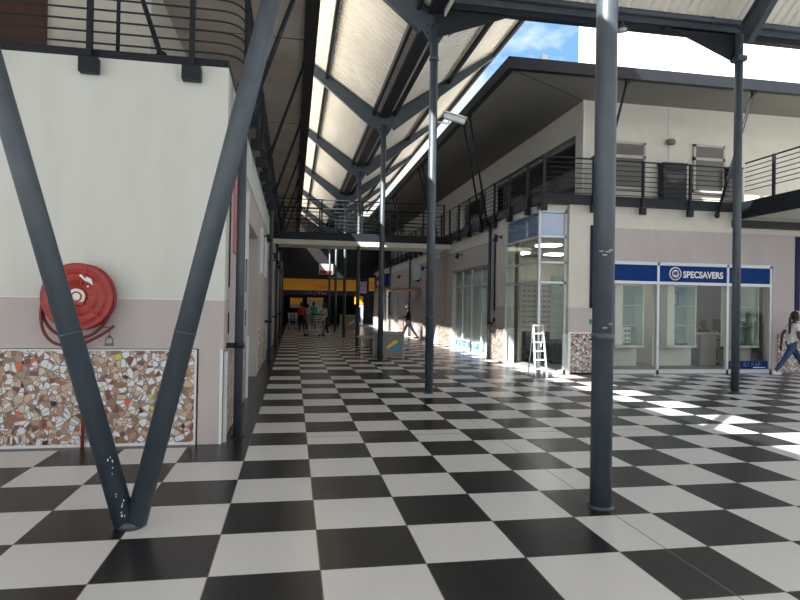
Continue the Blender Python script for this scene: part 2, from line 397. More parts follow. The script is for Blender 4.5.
# ---- court canopy in front: zigzag roof, ribs run along y
def zig():
    bm = NB(); pitch = 0.19; ys = [(6.78, 0), (3.88, 1), (0.83, 0), (-2.2, 1), (-5.2, 0), (-7.5, .75)]  # rear bays carried on unseen behind the camera to shade the floor
    n = int((16-3.05)/pitch); prev = None
    for i in range(n):
        x = 3.05+i*pitch
        for dx, dz in ((0, 0), (.09, 0), (.115, .045), (.165, .045)):
            col = [bm.verts.new((x+dx, y, ZG+.42+h*2.0+dz)) for y, h in ys]
            if prev:
                for k in range(len(ys)-1): bm.faces.new((prev[k], col[k], col[k+1], prev[k+1]))
            prev = col
    return bm
cc = struct('court_canopy_roof', zig(), SHEET, label='ribbed cream canopy roof over the open court, top right')
g = NB(); prism(g, [(y, ZG+.42+h*2.0) for y, h in ((6.78, 0), (3.88, 1), (0.83, 0), (-2.2, 1), (-5.2, 0), (-7.5, .75))]+[(-7.5, ZG-.1), (6.78, ZG-.1)], 3.02, 3.05, 'X'); obj('sun_block_infill', g, SHEET, cc)  # plate added to stop sun leaking through the open roof triangle
obj('front_gutter', bx(3.05, 16, 6.76, 6.98, 7.0, 7.23), STEEL, cc)
obj('end_closure', bx(3.05, 16, 6.77, 6.79, 7.2, 7.33), SHEET, cc)
g = NB(); tube(g, (3.3, 6.72, 7.17), (16, 6.72, 7.17), .06, 12)
for x in (6.2, 8.3, 9.2): tube(g, (x, 6.72, 7.17), (x+.05, 6.72, 7.17), .072, 12)
obj('gutter_pipe', g, STEEL, cc)
g = NB(); box(g, 3.0, 16, 6.80, 6.95, 6.90, 7.02); obj('front_beam', g, DARK, cc)

# ---- right building ground floor
XR, YR = 6.40, 9.80
wr = struct('wall_right', boxes([(6.93, 8.0, YR, YR+.25, 1.58, 4.05), (8.0, 16, YR, YR+.25, 3.53, 4.05), (6.24, 6.93, YR+.12, YR+.3, 3.92, 4.05), (6.24, 6.5, 9.95, 12.3, 3.92, 4.05), (6.24, 6.5, 12.22, 13.0, 1.58, 4.05)]), CREAM2, label='cream corner wall of the right building')
struct('plaster_band', boxes([(6.93, 8.0, YR-.004, YR+.25, 1.0, 1.58), (6.24, 6.5, 12.22, 13.0, 1.0, 1.58)]), PINK, wr)
struct('mosaic_panel', boxes([(6.99, 8.0, YR-.01, YR+.25, 0.03, 0.96), (6.235, 6.5, 12.28, 12.95, .03, .96)]), MOS, wr)
struct('corner_trim', boxes([(6.93, 6.99, YR-.02, YR+.25, 0, 1.0), (6.93, 8.0, YR-.015, YR+.25, .96, 1.0), (6.215, 6.5, 12.2, 12.28, 0, 1.0)]), TRIM, wr)
struct('plaster_panel', boxes([(8.0, 12.5, YR-.004, YR+.25, 2.74, 3.53), (12.5, 16, YR-.004, YR+.25, 0.0, 3.53)]), PINK, wr)
struct('mosaic_base', bx(12.66, 16, YR-.03, YR+.25, 0.02, 1.0), MOS, wr)
struct('tile_strip', boxes([(7.47, 7.58, YR-.03, YR, 1.58, 3.57), (13.15, 13.28, YR-.03, YR, 1.6, 3.5)]), COBALT, wr)
struct('teal_tile', boxes([(7.47, 7.58, YR-.03, YR, 1.2, 1.31)]), TEAL, wr)
struct('tile_dot', boxes([(7.47, 7.52, YR-.03, YR, .80, .85)]), COBALT, wr)
openR = [(14.1, 18.5, 2.9), (21.6, 23.6, 2.75), (27.2, 28.2, 2.5), (30.2, 32, 2.6), (34, 36.5, 2.6)]
ws = side_wall('wall_right_side', XR, XR+.3, 13.0, 41, openR, 'right shop wall running down the covered walkway')
mo = NB()
for a, b_ in ((13.05, 14.0), (18.7, 20.6), (23.9, 24.8), (25.5, 27.0), (28.4, 30.0), (32.2, 33.8)): box(mo, XR-.02, XR+.01, a, b_, .02, .98)
struct('mosaic_panel', mo, MOS, ws)
struct('band_groove', boxes([(XR-.006, XR+.01, 13.0, 20.2, 3.54, 3.56), (XR-.006, XR+.01, 19.4, 19.43, .9, 3.54), (XR-.006, XR+.01, 13, 14.1, .98, 1.0)]), GREYM, ws)
struct('tile_strip', boxes([(XR-.02, XR, 13.55, 13.63, 1.45, 3.75), (XR-.02, XR, 13.55, 13.63, 1.12, 1.25)]), COBALT, ws)
shopfront_x('window_6', XR+.12, 1, 14.1, 18.5, 2.9, 'wide glass shopfront right of the walkway with blue lettered sticker strip', nm=4, transom=2.3, backdepth=.14, backm=mat('pale_curtain', (.70, .74, .72), .8))
shopfront_x('window_7', XR+.2, 1, 21.6, 23.6, 2.75, 'dark glazed shop doorway just beyond the footbridge on the right', nm=2, backm=DARK)
shopfront_x('window_8', XR+.2, 1, 27.2, 28.2, 2.5, 'narrow glass door behind the walking man in black top', nm=1)
shopfront_x('window_9', XR+.2, 1, 30.2, 32, 2.6, 'glass shopfront below the yellow and blue wall signs', nm=2)
shopfront_x('window_10', XR+.2, 1, 34, 36.5, 2.6, 'farthest glass shopfront on the right walkway wall', nm=2)
struct('balcony_floor_right', boxes([(6.17, 16, 9.65, 10.7, 4.05, 4.27), (6.17, 7.8, 10.7, 41, 4.05, 4.27)]), DARK, label='dark edged balcony slab above the right shops')
struct('wall_right_upper', boxes([(7.65, 16, 10.55, 10.75, 4.27, 6.9), (7.65, 7.85, 10.75, 11.0, 4.27, 6.9), (7.65, 7.85, 11.0, 41, 6.1, 6.9), (7.65, 7.85, 17.6, 18.4, 4.27, 6.1), (7.65, 7.85, 22.6, 41, 4.27, 6.1)]), CREAM2, label='upper storey cream wall behind the right balcony')
struct('trim_1', boxes([(7.62, 7.66, 10.52, 10.58, 4.27, 6.9), (8.0, 8.02, 10.53, 10.56, 4.27, 6.9), (10.02, 10.035, 10.53, 10.56, 5.5, 6.9)]), TRIM, label='thin white trims on upper right wall')
# upper shopfront recess
us = NB(); box(us, 7.95, 8.0, 11, 22.6, 4.27, 6.1); struct('wall_right_recess', us, DGLASS, label='dark glazed upper shopfronts behind the right balcony')
def up_windows(x0, x1, z0, z1, n, label):
    r = tag(obj('window_%d' % n, boxes([(x0, x0+.06, 10.48, 10.56, z0, z1), (x1-.06, x1, 10.48, 10.56, z0, z1), (x0, x1, 10.48, 10.56, z1-.06, z1), (x0, x1, 10.46, 10.56, z0, z0+.06), (x0, x1, 10.48, 10.56, z1-.42, z1-.34)]), PINK), label, 'window', kind='structure')
    obj('pane', bx(x0+.06, x1-.06, 10.50, 10.54, z0+.06, z1-.06), GREYP, r)
up_windows(8.45, 9.34, 4.64, 5.86, 11, 'grey upper window just right of the thick near column')
up_windows(10.72, 11.64, 4.66, 5.92, 12, 'grey upper window beside the slim court column')
# right roof
rr = struct('roof_right', bx(5.15, 20, 9.05, 44, 7.0, 7.12), RTOP, label='flat metal roof with wide overhang on the right building')
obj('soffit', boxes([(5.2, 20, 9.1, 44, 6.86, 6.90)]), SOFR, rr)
obj('eave_gutter', boxes([(5.04, 5.2, 8.95, 44, 6.84, 7.10), (5.2, 20, 8.95, 9.1, 6.84, 7.10)]), DARK, rr)
jt = NB()
beam(jt, (5.2, 9.1, 6.868), (7.7, 10.6, 6.868), .02, .012)
obj('soffit_joint', jt, DARK, rr)
# walkway slab coming towards the camera, far right
wk = struct('walkway_floor', bx(11.45, 16, 5.5, 9.65, 4.0, 4.27), CREAM2, label='raised walkway slab at the right edge with pale underside')
obj('edge_channel', boxes([(11.38, 11.46, 5.5, 9.65, 3.86, 4.27)]), DARK, wk)
obj('underside', bx(11.46, 16, 5.5, 9.6, 3.9, 4.0), CREAM2, wk)
obj('wall_beam', bx(11.3, 16, 9.62, 9.8, 3.66, 3.84), BLACKP, wk)

# footbridge
BY0, BY1 = 18.7, 20.6
br = struct('footbridge_floor', bx(XL, XR, BY0+.05, BY1-.05, 3.79, 3.95), CREAM2, label='footbridge crossing the walkway with pale underside')
obj('edge_channel', boxes([(XL, XR, BY0, BY0+.05, 3.93, 4.22), (XL, XR, BY1-.05, BY1, 3.93, 4.22)]), DARK, br)
obj('pale_fascia', boxes([(XL, XR, BY0+.01, BY0+.06, 3.75, 3.93)]), CREAM2, br)

# end of the walkway: supermarket front at y = 41
YE = 41.0
we = struct('wall_back', boxes([(-1.8, 8, YE, YE+.3, 3.45, 8.2)]), BLACKP, label='dark upper end wall closing the walkway')
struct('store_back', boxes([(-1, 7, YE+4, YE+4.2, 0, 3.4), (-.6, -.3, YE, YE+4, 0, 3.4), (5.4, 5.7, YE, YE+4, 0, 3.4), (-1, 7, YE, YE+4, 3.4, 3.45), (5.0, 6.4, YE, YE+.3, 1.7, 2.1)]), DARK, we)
struct('end_balcony', boxes([(-.3, 6.4, YE-1.2, YE, 3.46, 3.75)]), DARK, we)

# white tower block far behind the right building
struct('wall_tower', bx(19.15, 48, 33, 34, 0, 26), WHITE, label='glaring white building rising behind the right roof')
b = NB(); box(b, 25.2, 25.26, 32.97, 33, 8, 26); struct('trim_2', b, GREYM, label='thin joint line on the white building')

# ---- optician's front, y = 9.8, x 8.0 .. 12.5
YF = 9.86
fr = NB()
for x in (8.0, 9.27, 11.2, 12.44): box(fr, x, x+.06, YF-.05, YF+.05, 0, 2.72)
box(fr, 8, 12.5, YF-.05, YF+.05, 2.66, 2.74); box(fr, 8, 12.5, YF-.055, YF+.05, 2.19, 2.26); box(fr, 8, 12.5, YF-.05, YF+.05, 0, .09)
sf = tag(obj('window_13', fr, ALU), 'optician shopfront with navy fascia and white lettering', 'window', kind='structure')
for i, (a, b_) in enumerate(((8.06, 9.27), (9.33, 11.2), (11.26, 12.44))):
    obj('fascia_panel', bx(a, b_, YF-.03, YF+.03, 2.26, 2.66), NAVY, sf)
    obj('pane', bx(a, b_, YF-.004, YF+.004, .09, 2.19), GL, sf)
def text(s, size, loc, m, parent, name='lettering', rot=(PI/2, 0, 0), extr=0.008, bold=0.0, sx=1.0, align='LEFT'):
    c = bpy.data.curves.new(name, 'FONT'); c.body = s; c.size = size; c.extrude = extr; c.offset = bold; c.align_x = align
    tmp = bpy.data.objects.new('tmp_text', c); C.objects.link(tmp); bpy.context.view_layer.update()
    me = bpy.data.meshes.new_from_object(tmp.evaluated_get(bpy.context.evaluated_depsgraph_get()))
    bpy.data.objects.remove(tmp)
    me.transform(Matrix.Diagonal((sx, 1, 1, 1)))
    o = obj(name, me, m, parent); o.rotation_euler = rot; o.location = Vector(loc)-wloc(parent)
    return o
text('SPECSAVERS', .222, (9.98, YF-.036, 2.375), WHITE, sf, extr=.002, bold=.007, sx=.92)
lg = NB(); lathe(lg, [(0, -.02), (.165, -.02), (.165, .0)], (9.76, YF-.03, 2.465), 'Y', 28); lo = obj('emblem', lg, WHITE, sf)
lg = NB(); lathe(lg, [(.10, -.026), (.135, -.026), (.135, -.018), (.10, -.018), (.10, -.026)], (9.76, YF-.03, 2.465), 'Y', 28); obj('emblem_ring', lg, NAVY, lo)
lg = NB(); ball(lg, (9.76, YF-.052, 2.465), .08, 1, .08, .5); obj('emblem_eye', lg, BLUEP, lo)
lg = NB(); ball(lg, (9.76, YF-.058, 2.465), .036, 1, .2, 1); box(lg, 9.70, 9.82, YF-.062, YF-.056, 2.497, 2.517); obj('emblem_pupil', lg, REDM, lo)
st = obj('sticker_strip', bx(11.3, 12.42, YF-.012, YF-.005, .10, .30), NAVY, sf)
def late_marks():
    scrawl(9, .10, (11.36, YF-.016, .17), INTD, st, pitch=1.0, seed=41); scrawl(14, .12, (XR+.088, 18.15, .185), WHITE, ss, along=(0, -1, 0), pitch=1.6, seed=43)
obj('sticker_line', bx(12.0, 12.36, YF-.014, YF-.012, .125, .145), WHITE, st)
# interior of the optician's (runs behind the corner glass too)
rm = struct('wall_shop', bx(6.75, 10.5, 18.0, 18.2, 0, 3.5), INT, label='pale inner walls of the optician shop')
obj('side_wall', bx(15.2, 15.4, 10.1, 13.2, 0, 3.5), INT, rm); obj('side_wall', bx(6.72, 6.78, 12.5, 18.0, 0, 3.5), INT, rm)
obj('rear_wall', bx(10.5, 15.2, 13.2, 13.3, 0, 3.5), INTD, rm); obj('partition', bx(10.44, 10.5, 11.6, 18.0, 0, 3.5), INT, rm)
obj('shop_ceiling', bx(6.6, 15.2, 10.1, 18.0, 3.48, 3.52), CEIL, rm)
obj('shop_floor', bx(6.55, 15.2, 10.0, 18.0, 0.0, .02), INTD, rm)
pn = NB(); box(pn, 8.06, 9.16, 10.5, 10.56, .12, 2.5); box(pn, 9.6, 10.72, 10.5, 10.56, .12, 2.5); box(pn, 11.75, 12.5, 10.5, 10.56, .12, 2.5)
obj('display_backing', pn, INT, rm)
obj('lower_counter', boxes([(7.0, 8.9, 12.6, 12.9, .02, .9)]), DGLASS, rm)
for x, y, lb in ((7.75, 13.2, 'nearest glowing ceiling panel seen through the front pane of the corner glazing'), (7.9, 16.0, 'glowing ceiling panel seen through the left pane of the corner glazing'), (9.25, 16.0, 'farther glowing ceiling panel seen through the front pane of the corner glazing'),
                 (8.7, 11.0, 'glowing ceiling panel above the left display cabinet'), (11.9, 11.9, 'glowing ceiling panel above the reception desk')):
    ln = tag(obj('ceiling_light', bx(x, x+.6, y, y+.6, 3.43, 3.475), LAMP), lb, 'light', 'square light panels in the shop ceiling')
# frame displays: racks of spectacles on the wall seen through the corner glass
for k, (x, lab) in enumerate(((6.72, 'spectacle display board left of the white lit display behind the corner glass'), (8.35, 'narrow spectacle display board at the right behind the corner glass'))):
    wd = 1.15 if k == 0 else .35
    t = thing('spectacle_rack', lab, 'display rack', (x, 12.3, 0.9))
    obj('backboard', bx(x, x+wd, 12.32, 12.36, .9, 2.35), INT, t)
    sp = NB()
    for r in range(9):
        for c in range(int(wd/.15)):
            cx = x+.09+c*.15; cz = 1.02+r*.145
            for s in (-.028, .028): lathe(sp, [(.017, 0), (.024, 0), (.024, .006), (.017, .006), (.017, 0)], (cx+s, 12.30, cz), 'Y', 8)
            box(sp, cx-.006, cx+.006, 12.30, 12.306, cz+.004, cz+.01)
    tag(obj('spectacles', sp, HAIR, t), None, None, kind='stuff')
t = thing('tall_display', 'tall backlit white display with optician emblem behind the corner glass', 'display', (7.55, 11.9, 0))
obj('cabinet', bx(7.90-.4, 8.2, 11.92, 12.1, .7, 2.45), mat('pale_green_glass', (.45, .52, .50), .3), t)
obj('plinth', bx(7.5, 8.2, 11.9, 12.1, 0, .7), DGLASS, t)
for k in range(5): obj('shelf', bx(7.52, 8.18, 11.84, 11.92, .95+k*.26, .965+k*.26), ALU, t)
g = NB()
for s in (-.05, .05): lathe(g, [(.035, 0), (.045, 0), (.045, .01), (.035, .01), (.035, 0)], (7.85+s, 11.9, 2.3), 'Y', 14)
box(g, 7.7, 8.0, 11.9, 11.91, 2.2, 2.215); obj('emblem', g, NAVY, t)

# corner glass: two faces meeting at (6.24, 9.95)
fr = NB(); s = .025
for z in (2.18, 2.66, 3.28): box(fr, 6.24, 6.93, 9.92, 9.98, z-s, z+s); box(fr, 6.21, 6.27, 9.95, 12.2, z-s, z+s)
box(fr, 6.24, 6.93, 9.92, 9.98, 0, .08); box(fr, 6.21, 6.27, 9.95, 12.2, 0, .08); box(fr, 6.24, 6.93, 9.92, 9.98, 3.86, 3.92); box(fr, 6.21, 6.27, 9.95, 12.2, 3.86, 3.92)
for x, y in ((6.24, 9.95), (6.90, 9.95), (6.24, 12.17)): box(fr, x-.03, x+.03, y-.03, y+.03, 0, 3.92)
cg = tag(obj('window_14', fr, ALU), 'tall corner glazing with pale blue top panes', 'window', kind='structure')
zs = [.08, 2.18, 2.66, 3.28, 3.86]
for i in range(4):
    gm = GLB if i == 3 else GL
    obj('pane', bx(6.27, 6.88, 9.946, 9.954, zs[i]+s, zs[i+1]-s), gm, cg)
    obj('pane', bx(6.236, 6.244, 9.98, 12.14, zs[i]+s, zs[i+1]-s), gm, cg)
obj('blue_pane_backing', boxes([(6.3, 6.88, 9.99, 10.0, 3.30, 3.86), (6.28, 6.29, 10.0, 12.14, 3.30, 3.86)]), mat('pale_blue_backing', (.36, .46, .62), .3), cg)  # pale blue sheet stands in for the top panes' light-blue reflective look
# sticker strip on window_6
w6 = bpy.data.objects['window_6']
ss = obj('sticker_strip', bx(XR+.10, XR+.112, 15.3, 18.3, .12, .36), WHITE, w6)
obj('sticker_panel', bx(XR+.094, XR+.101, 15.35, 18.25, .15, .34), BLUEP, ss)

# display cabinets hanging in the window
def cabinet(x, label, w_=.56):
    t = thing('display_cabinet', label, 'cabinet', (x, 10.2, .66), 'hanging glass display cabinets in the shop window')
    obj('side_panel', bx(x-.20, x-.17, 10.08, 10.5, .66, 2.16), INT, t)
    obj('side_panel', bx(x+w_, x+w_+.03, 10.08, 10.5, .66, 2.16), INT, t)
    obj('front_stile', bx(x-.20, x, 10.06, 10.09, .66, 2.16), INT, t)
    obj('bottom_panel', bx(x-.2, x+w_+.03, 10.06, 10.5, .62, .67), INT, t); obj('top_panel', bx(x-.2, x+w_+.03, 10.06, 10.5, 2.16, 2.2), INT, t)
    obj('back_panel', bx(x-.17, x+w_, 10.46, 10.49, .67, 2.16), CABB, t)
    for k in (1, 2): obj('glass_shelf', bx(x, x+w_, 10.1, 10.45, .66+k*.5, .668+k*.5), ALU, t)
    obj('glass_door', bx(x, x+w_, 10.07, 10.076, .67, 2.16), GLD, t)
    return t
cabinet(8.50, 'hanging glass display cabinet holding a red edged poster'); cabinet(9.92, 'hanging glass display cabinet with small spectacles on its lower shelf', .60); cabinet(11.78, 'empty hanging glass display cabinet behind the slim court column', .55)
t = thing('poster', 'red framed poster standing in the left display cabinet', 'poster', (8.6, 10.3, .67))
obj('frame', bx(8.52, 8.90, 10.30, 10.32, .675, 1.18), REDM, t); obj('sheet', bx(8.59, 8.86, 10.29, 10.30, .72, 1.12), INT, t)
fl = NB()
for i in range(2):
    for k in range(3): ball(fl, (8.72+i*.09, 10.28, .78+k*.12), .032, 1, .2, 1, 8, 6)
obj('print', fl, HAIR, t)
t = thing('picture_card', 'dark picture card with pale figure in the middle display cabinet', 'card', (10.1, 10.35, 1.67))
obj('card', bx(9.97, 10.24, 10.36, 10.38, 1.67, 2.02), HAIR, t); obj('print', bx(10.07, 10.18, 10.35, 10.36, 1.72, 1.98), INTD, t)
for k, x in enumerate((9.98, 10.12, 10.26, 10.40)):
    g = NB()
    for s_ in (-.028, .028): lathe(g, [(.018, 0), (.026, 0), (.026, .01), (.018, .01), (.018, 0)], (x+s_, 10.25, .695), 'Y', 10)
    box(g, x-.006, x+.006, 10.25, 10.255, .70, .706); box(g, x-.055, x-.05, 10.25, 10.36, .695, .70); box(g, x+.05, x+.055, 10.25, 10.36, .695, .70)
    tag(obj('spectacles', g, NAVY), 'dark spectacles on the lowest shelf of the middle cabinet, %s from the left' % ('first', 'second', 'third', 'fourth')[k], 'spectacles', 'spectacles in the middle cabinet')
g = NB(); box(g, 10.02, 10.40, 10.18, 10.36, 1.168, 1.20); tag(obj('wooden_tray', g, mat('tan_wood', (.45, .25, .12), .5)), 'tan wooden tray on the middle shelf of the display cabinet', 'tray')
# desk, monitor, chair inside
t = thing('reception_desk', 'white reception desk inside the optician shop', 'desk', (12.2, 11.6, 0))
obj('desktop', bx(11.55, 13.3, 11.3, 11.9, .88, .93), INT, t); obj('front_panel', bx(11.7, 12.2, 11.45, 11.48, 0.02, .88), INT, t); obj('leg', bx(11.57, 11.63, 11.35, 11.85, .02, .88), INTD, t); obj('leg', bx(13.2, 13.26, 11.35, 11.85, .02, .88), INTD, t)
t = thing('computer_monitor', 'black computer monitor on the reception desk', 'monitor', (12.62, 11.6, .93))
obj('screen', bx(12.20, 12.66, 11.58, 11.62, 1.0, 1.32), HAIR, t); obj('stand', boxes([(12.40, 12.46, 11.6, 11.64, .935, 1.05), (12.31, 12.55, 11.52, 11.7, .93, .94)]), HAIR, t)
t = thing('office_chair', 'dark office chair in front of the reception desk', 'chair', (12.4, 11.1, 0))
obj('seat', bx(12.2, 12.6, 10.95, 11.3, .50, .56), HAIR, t, bevel=.02); obj('backrest', bx(12.2, 12.6, 10.92, 10.96, .62, .80), HAIR, t, bevel=.01)
g = NB(); tube(g, (12.4, 11.1, .1), (12.4, 11.1, .5), .025)
for k in range(5): tube(g, (12.4, 11.1, .1), (12.4+.25*math.cos(k*1.257), 11.1+.25*math.sin(k*1.257), .05), .018)
obj('pedestal', g, CHROME, t)

# ================================================================== STEEL COLUMNS OF THE CANOPY
def brackets_ring(bm, x, y, z, r): lathe(bm, [(r, -.03), (r+.012, -.03), (r+.012, .03), (r, .03), (r, -.03)], (x, y, z), 'Z', 20)
def column(x, y, r, label, arms=(1, -1), near=False):
    t = thing('steel_column', label, 'column', (x, y, 0), 'canopy columns along the walkway')
    g = NB(); tube(g, (x, y, .012), (x, y, 6.62), r, 24); obj('pole', g, STEEL, t)
    g = NB(); lathe(g, [(r+.022, 0), (r+.022, .008), (r+.004, .008), (r+.004, .02)], (x, y, 0), 'Z', 24); obj('base_plate', g, STEEL, t)
    g = NB(); brackets_ring(g, x, y, 6.02, r); brackets_ring(g, x, y, 1.35, r-.006); obj('collar', g, STEEL, t)
    for s_ in arms:
        L_ = 3.12 if s_ > 0 else 3.0
        g = NB(); ibeam(g, (x+s_*.02, y, 6.86), (x+s_*L_, y, 6.86+SL*L_-.06), .12, .46, .14, (0, 1, 0)); obj('arm', g, STEEL, t)
    g = NB(); prism(g, [(x-.42, 6.86), (x+.42, 6.86), (x+.09, 6.32), (x-.09, 6.32)], y-.012, y+.012, 'Y'); obj('gusset', g, STEEL, t)
    g = NB()
    for s_ in (-1, 1):
        for k in (-1, 1): lathe(g, [(0, -.04), (.018, -.04), (.018, .04), (0, .04)], (x+s_*.13, y, 6.55+k*.07), 'Y', 8)
    obj('bolt', g, DARK, t)
    return t
names = ['thick steel column standing nearest in the right foreground', 'tall slim canopy column in mid walkway below the camera bracket', 'canopy column behind the grey desk with blue and yellow logo',
         'canopy column just before the footbridge', 'canopy column just beyond the footbridge', 'sixth canopy column from the camera, far down the walkway', 'farthest canopy column before the supermarket front']
for k in range(7):
    column(XC, 0.83+6.1*k, .083 if k == 0 else .075, names[k], arms=(-1,) if k == 0 else (1, -1))
# scuff marks on the near column (paint rubbed to primer)
t0 = [o for o in C.objects if o.get('label') == names[0]][0]
g = NB()
for k, (a, z) in enumerate(((-2.3, 2.02), (-2.0, 1.99), (-1.7, 2.015), (-1.4, 2.03), (-1.9, 1.42), (-1.35, 1.45))):
    x = XC+math.cos(a)*.0845; y = .83+math.sin(a)*.0845; ball(g, (x, y, z), .018, 1.2, .15, .35, 8, 5, Matrix.Rotation(a+PI/2, 3, 'Z'))
ptag(obj('scuff', g, mat('primer_grey', (.30, .30, .29), .7), t0), 'pale rubbed scuff marks')
# court column
t = thing('steel_column', 'slim court column standing before the optician shopfront', 'column', (8.82, 6.6, 0))
g = NB(); tube(g, (8.82, 6.6, .01), (8.82, 6.6, 6.9), .075, 24); obj('pole', g, STEEL, t)
g = NB(); lathe(g, [(.13, 0), (.13, .012), (.08, .012), (.08, .03)], (8.82, 6.6, 0), 'Z', 24); obj('base_plate', g, STEEL, t)
g = NB(); ibeam(g, (8.82, 6.58, 6.98), (8.82, 3.95, 8.95), .13, .46, .16, (1, 0, 0)); obj('arm', g, STEEL, t)
g = NB(); prism(g, [(8.80, 6.38), (8.80, 6.93), (7.35, 6.93)], 6.66, 6.70, 'Y'); box(g, 7.3, 8.9, 6.66, 6.82, 6.90, 6.95); obj('gusset', g, DARK, t)
g = NB(); box(g, 8.72, 8.92, 6.5, 6.70, 6.36, 6.46)
for k in (-1, 1): lathe(g, [(0, -.12), (.014, -.12), (.014, .12), (0, .12)], (8.82+k*.09, 6.6, 6.41), 'Y', 8)
obj('bracket', g, STEEL, t)
t1 = [o for o in C.objects if o.get('label') == names[1]][0]
g = NB(); prism(g, [(XC, 6.38), (XC, 6.92), (XC+1.45, 6.92)], 6.86, 6.9, 'Y'); obj('beam_gusset', g, DARK, t1)
# V column
t = thing('raking_column', 'pair of raking steel tubes forming a V before the mosaic wall', 'column', (-.63, .86, 0))
B = Vector((-.63, .86, .0)); A1 = Vector((-2.42, .86, 6.12)); A2 = Vector((.80, .86, 6.12))
for s_, A_ in ((-1, A1), (1, A2)):
    g = NB(); st_ = B+Vector((s_*.035, 0, .03)); tube(g, st_, A_, .074, 24)
    l_ = obj('leg', g, STEEL, t); d = (A_-st_).normalized(); p_ = st_+d*1.36
    g = NB(); tube(g, p_-d*.008, p_+d*.008, .077, 24); obj('joint_ring', g, STEEL, l_)
g = NB(); lathe(g, [(.088, 0), (.088, .03), (.078, .05), (0, .05)], B, 'Z', 24); obj('foot', g, STEEL, t)
g = NB()
for k in range(22):
    z = .10+random.random()**1.6*.45; x = -.66-z*.29+random.uniform(-.025, .045); ball(g, (x+.02, .86-.072, z), .005, random.uniform(.5, 1.3), .15, random.uniform(.6, 2.4), 6, 4)
ptag(obj('paint_chip', g, ALU, t), 'small pale paint chips near the foot')

# ================================================================== RAILINGS
def railing(label, path, zb, zt, posts, plates=True, nr=7, pw=.075, name='balcony_railing', rm=DARK):
    """path: plan points of the rails; posts: plan points; zb foot, zt top rail"""
    t = thing(name, label, 'railing', (path[0][0], path[0][1], zb))
    pts = []
    for i, p in enumerate(path):     # rounded corners
        if 0 < i < len(path)-1:
            a = Vector((*path[i-1], 0)); b = Vector((*p, 0)); c = Vector((*path[i+1], 0)); r = .3
            pa = b+(a-b).normalized()*r; pc = b+(c-b).normalized()*r
            for k in range(7):
                q = k/6; pts.append(pa*(1-q)**2+b*2*q*(1-q)+pc*q*q)
        else: pts.append(Vector((*p, 0)))
    H = zt-zb
    for k in range(nr):
        z = zt-H*k*.118 if k else zt
        g = NB(); pipe(g, [(q.x, q.y, z) for q in pts], .021 if k == 0 else .011, 8)
        obj('top_rail' if k == 0 else 'rail', g, rm, t)
    for x, y in posts:
        g = NB(); box(g, x-.028, x+.028, y-.028, y+.028, zb-.16 if plates else zb, zt+.02)
        pp = obj('post', g, rm, t)
        if plates:
            g = NB(); box(g, x-pw, x+pw, y-.055, y+.055, zb-.27, zb-.10); obj('fixing_bracket', g, rm, pp, bevel=.015)
    return t
YRail = Y0-.07
railing('curved corner balcony railing above the tall plaster wall and left shops', [(-9, YRail), (-.14, YRail), (-.14, 41)], 4.26, 5.28,
        [(-8.0+1.045*i, YRail) for i in range(8)]+[(-.14, 3.75+1.2*i) for i in range(31)], nr=9, pw=.10)
railing('balcony railing wrapping the corner above the optician shop', [(6.13, 41), (6.13, 9.62), (11.42, 9.62)], 4.12, 5.12,
        [(6.20, 9.62), (7.45, 9.62), (8.73, 9.62), (10.0, 9.62), (11.30, 9.62)]+[(6.13, 10.45+1.25*i) for i in range(25)], nr=8)
railing('railing along the raised walkway at the right edge', [(11.42, 9.5), (11.42, 5.5)], 4.25, 5.22, [(11.42, 8.6), (11.42, 7.3), (11.42, 6.0)], plates=False)
railing('front railing of the footbridge with sunlit middle', [(XL+.1, BY0+.02), (XR-.25, BY0+.02)], 4.15, 5.42, [(.05, BY0+.02), (1.45, BY0+.02), (2.95, BY0+.02), (4.3, BY0+.02), (5.3, BY0+.02), (6.1, BY0+.02)], plates=False, nr=8, name='footbridge_railing')
railing('rear railing of the footbridge', [(XL+.1, BY1-.05), (XR-.25, BY1-.05)], 4.15, 5.38, [(.05, BY1-.05), (1.45, BY1-.05), (2.95, BY1-.05), (4.3, BY1-.05), (5.9, BY1-.05)], plates=False, nr=8, name='footbridge_railing')
railing('low railing above the amber supermarket sign', [(-.2, YE-1.25), (6.3, YE-1.25)], 3.75, 4.58, [(-.1+1.3*i, YE-1.25) for i in range(5)], plates=False, nr=5)

# eave struts
def strut(a, b, label, r=.03, foot=True):
    t = thing('eave_strut', label, 'strut', a, 'struts propping the roof eaves')
    g = NB(); tube(g, a, b, r, 12); obj('tube', g, DARK, t)
    g = NB(); ball(g, a, .075, 1, .6, 1.1, 10, 8); obj('foot_bracket', g, DARK, t)
    g = NB(); box(g, b[0]-.06, b[0]+.06, b[1]-.03, b[1]+.03, b[2]-.08, b[2]+.02); obj('head_plate', g, DARK, t)
L_ord = ['nearest', 'second', 'third', 'fourth', 'fifth', 'sixth']
for k in range(6):
    y = 4.35+3.6*k
    strut((-.10, y, 4.12), (.60, y, 6.16), 'left eave strut rising past the balcony railing, %s from the camera' % L_ord[k], .032)
strut((-1.10, 3.75, 4.40), (-1.80, 5.05, 6.16), 'slanting strut behind the front balcony railing of the left building', .03)
strut((-1.62, 3.9, 4.35), (-1.62, 3.9, 6.18), 'thin vertical rod behind the front balcony railing', .022)
for k in range(5):
    y = 12.9+6.1*k
    strut((6.15, y+1.3, 4.05), (5.14, y, 6.86), 'right eave strut leaning outward, farther of a pair, %s pair from the camera' % L_ord[k])
    strut((6.15, y+.7, 4.05), (5.14, y-.6, 6.86), 'right eave strut leaning outward, nearer of a pair, %s pair from the camera' % L_ord[k])
strut((7.5, 9.62, 4.0), (7.95, 9.05, 6.86), 'eave strut just right of the thick near column')
strut((10.75, 9.62, 3.93), (11.25, 9.05, 6.86), 'eave strut beside the slim court column above the optician shop', .035)

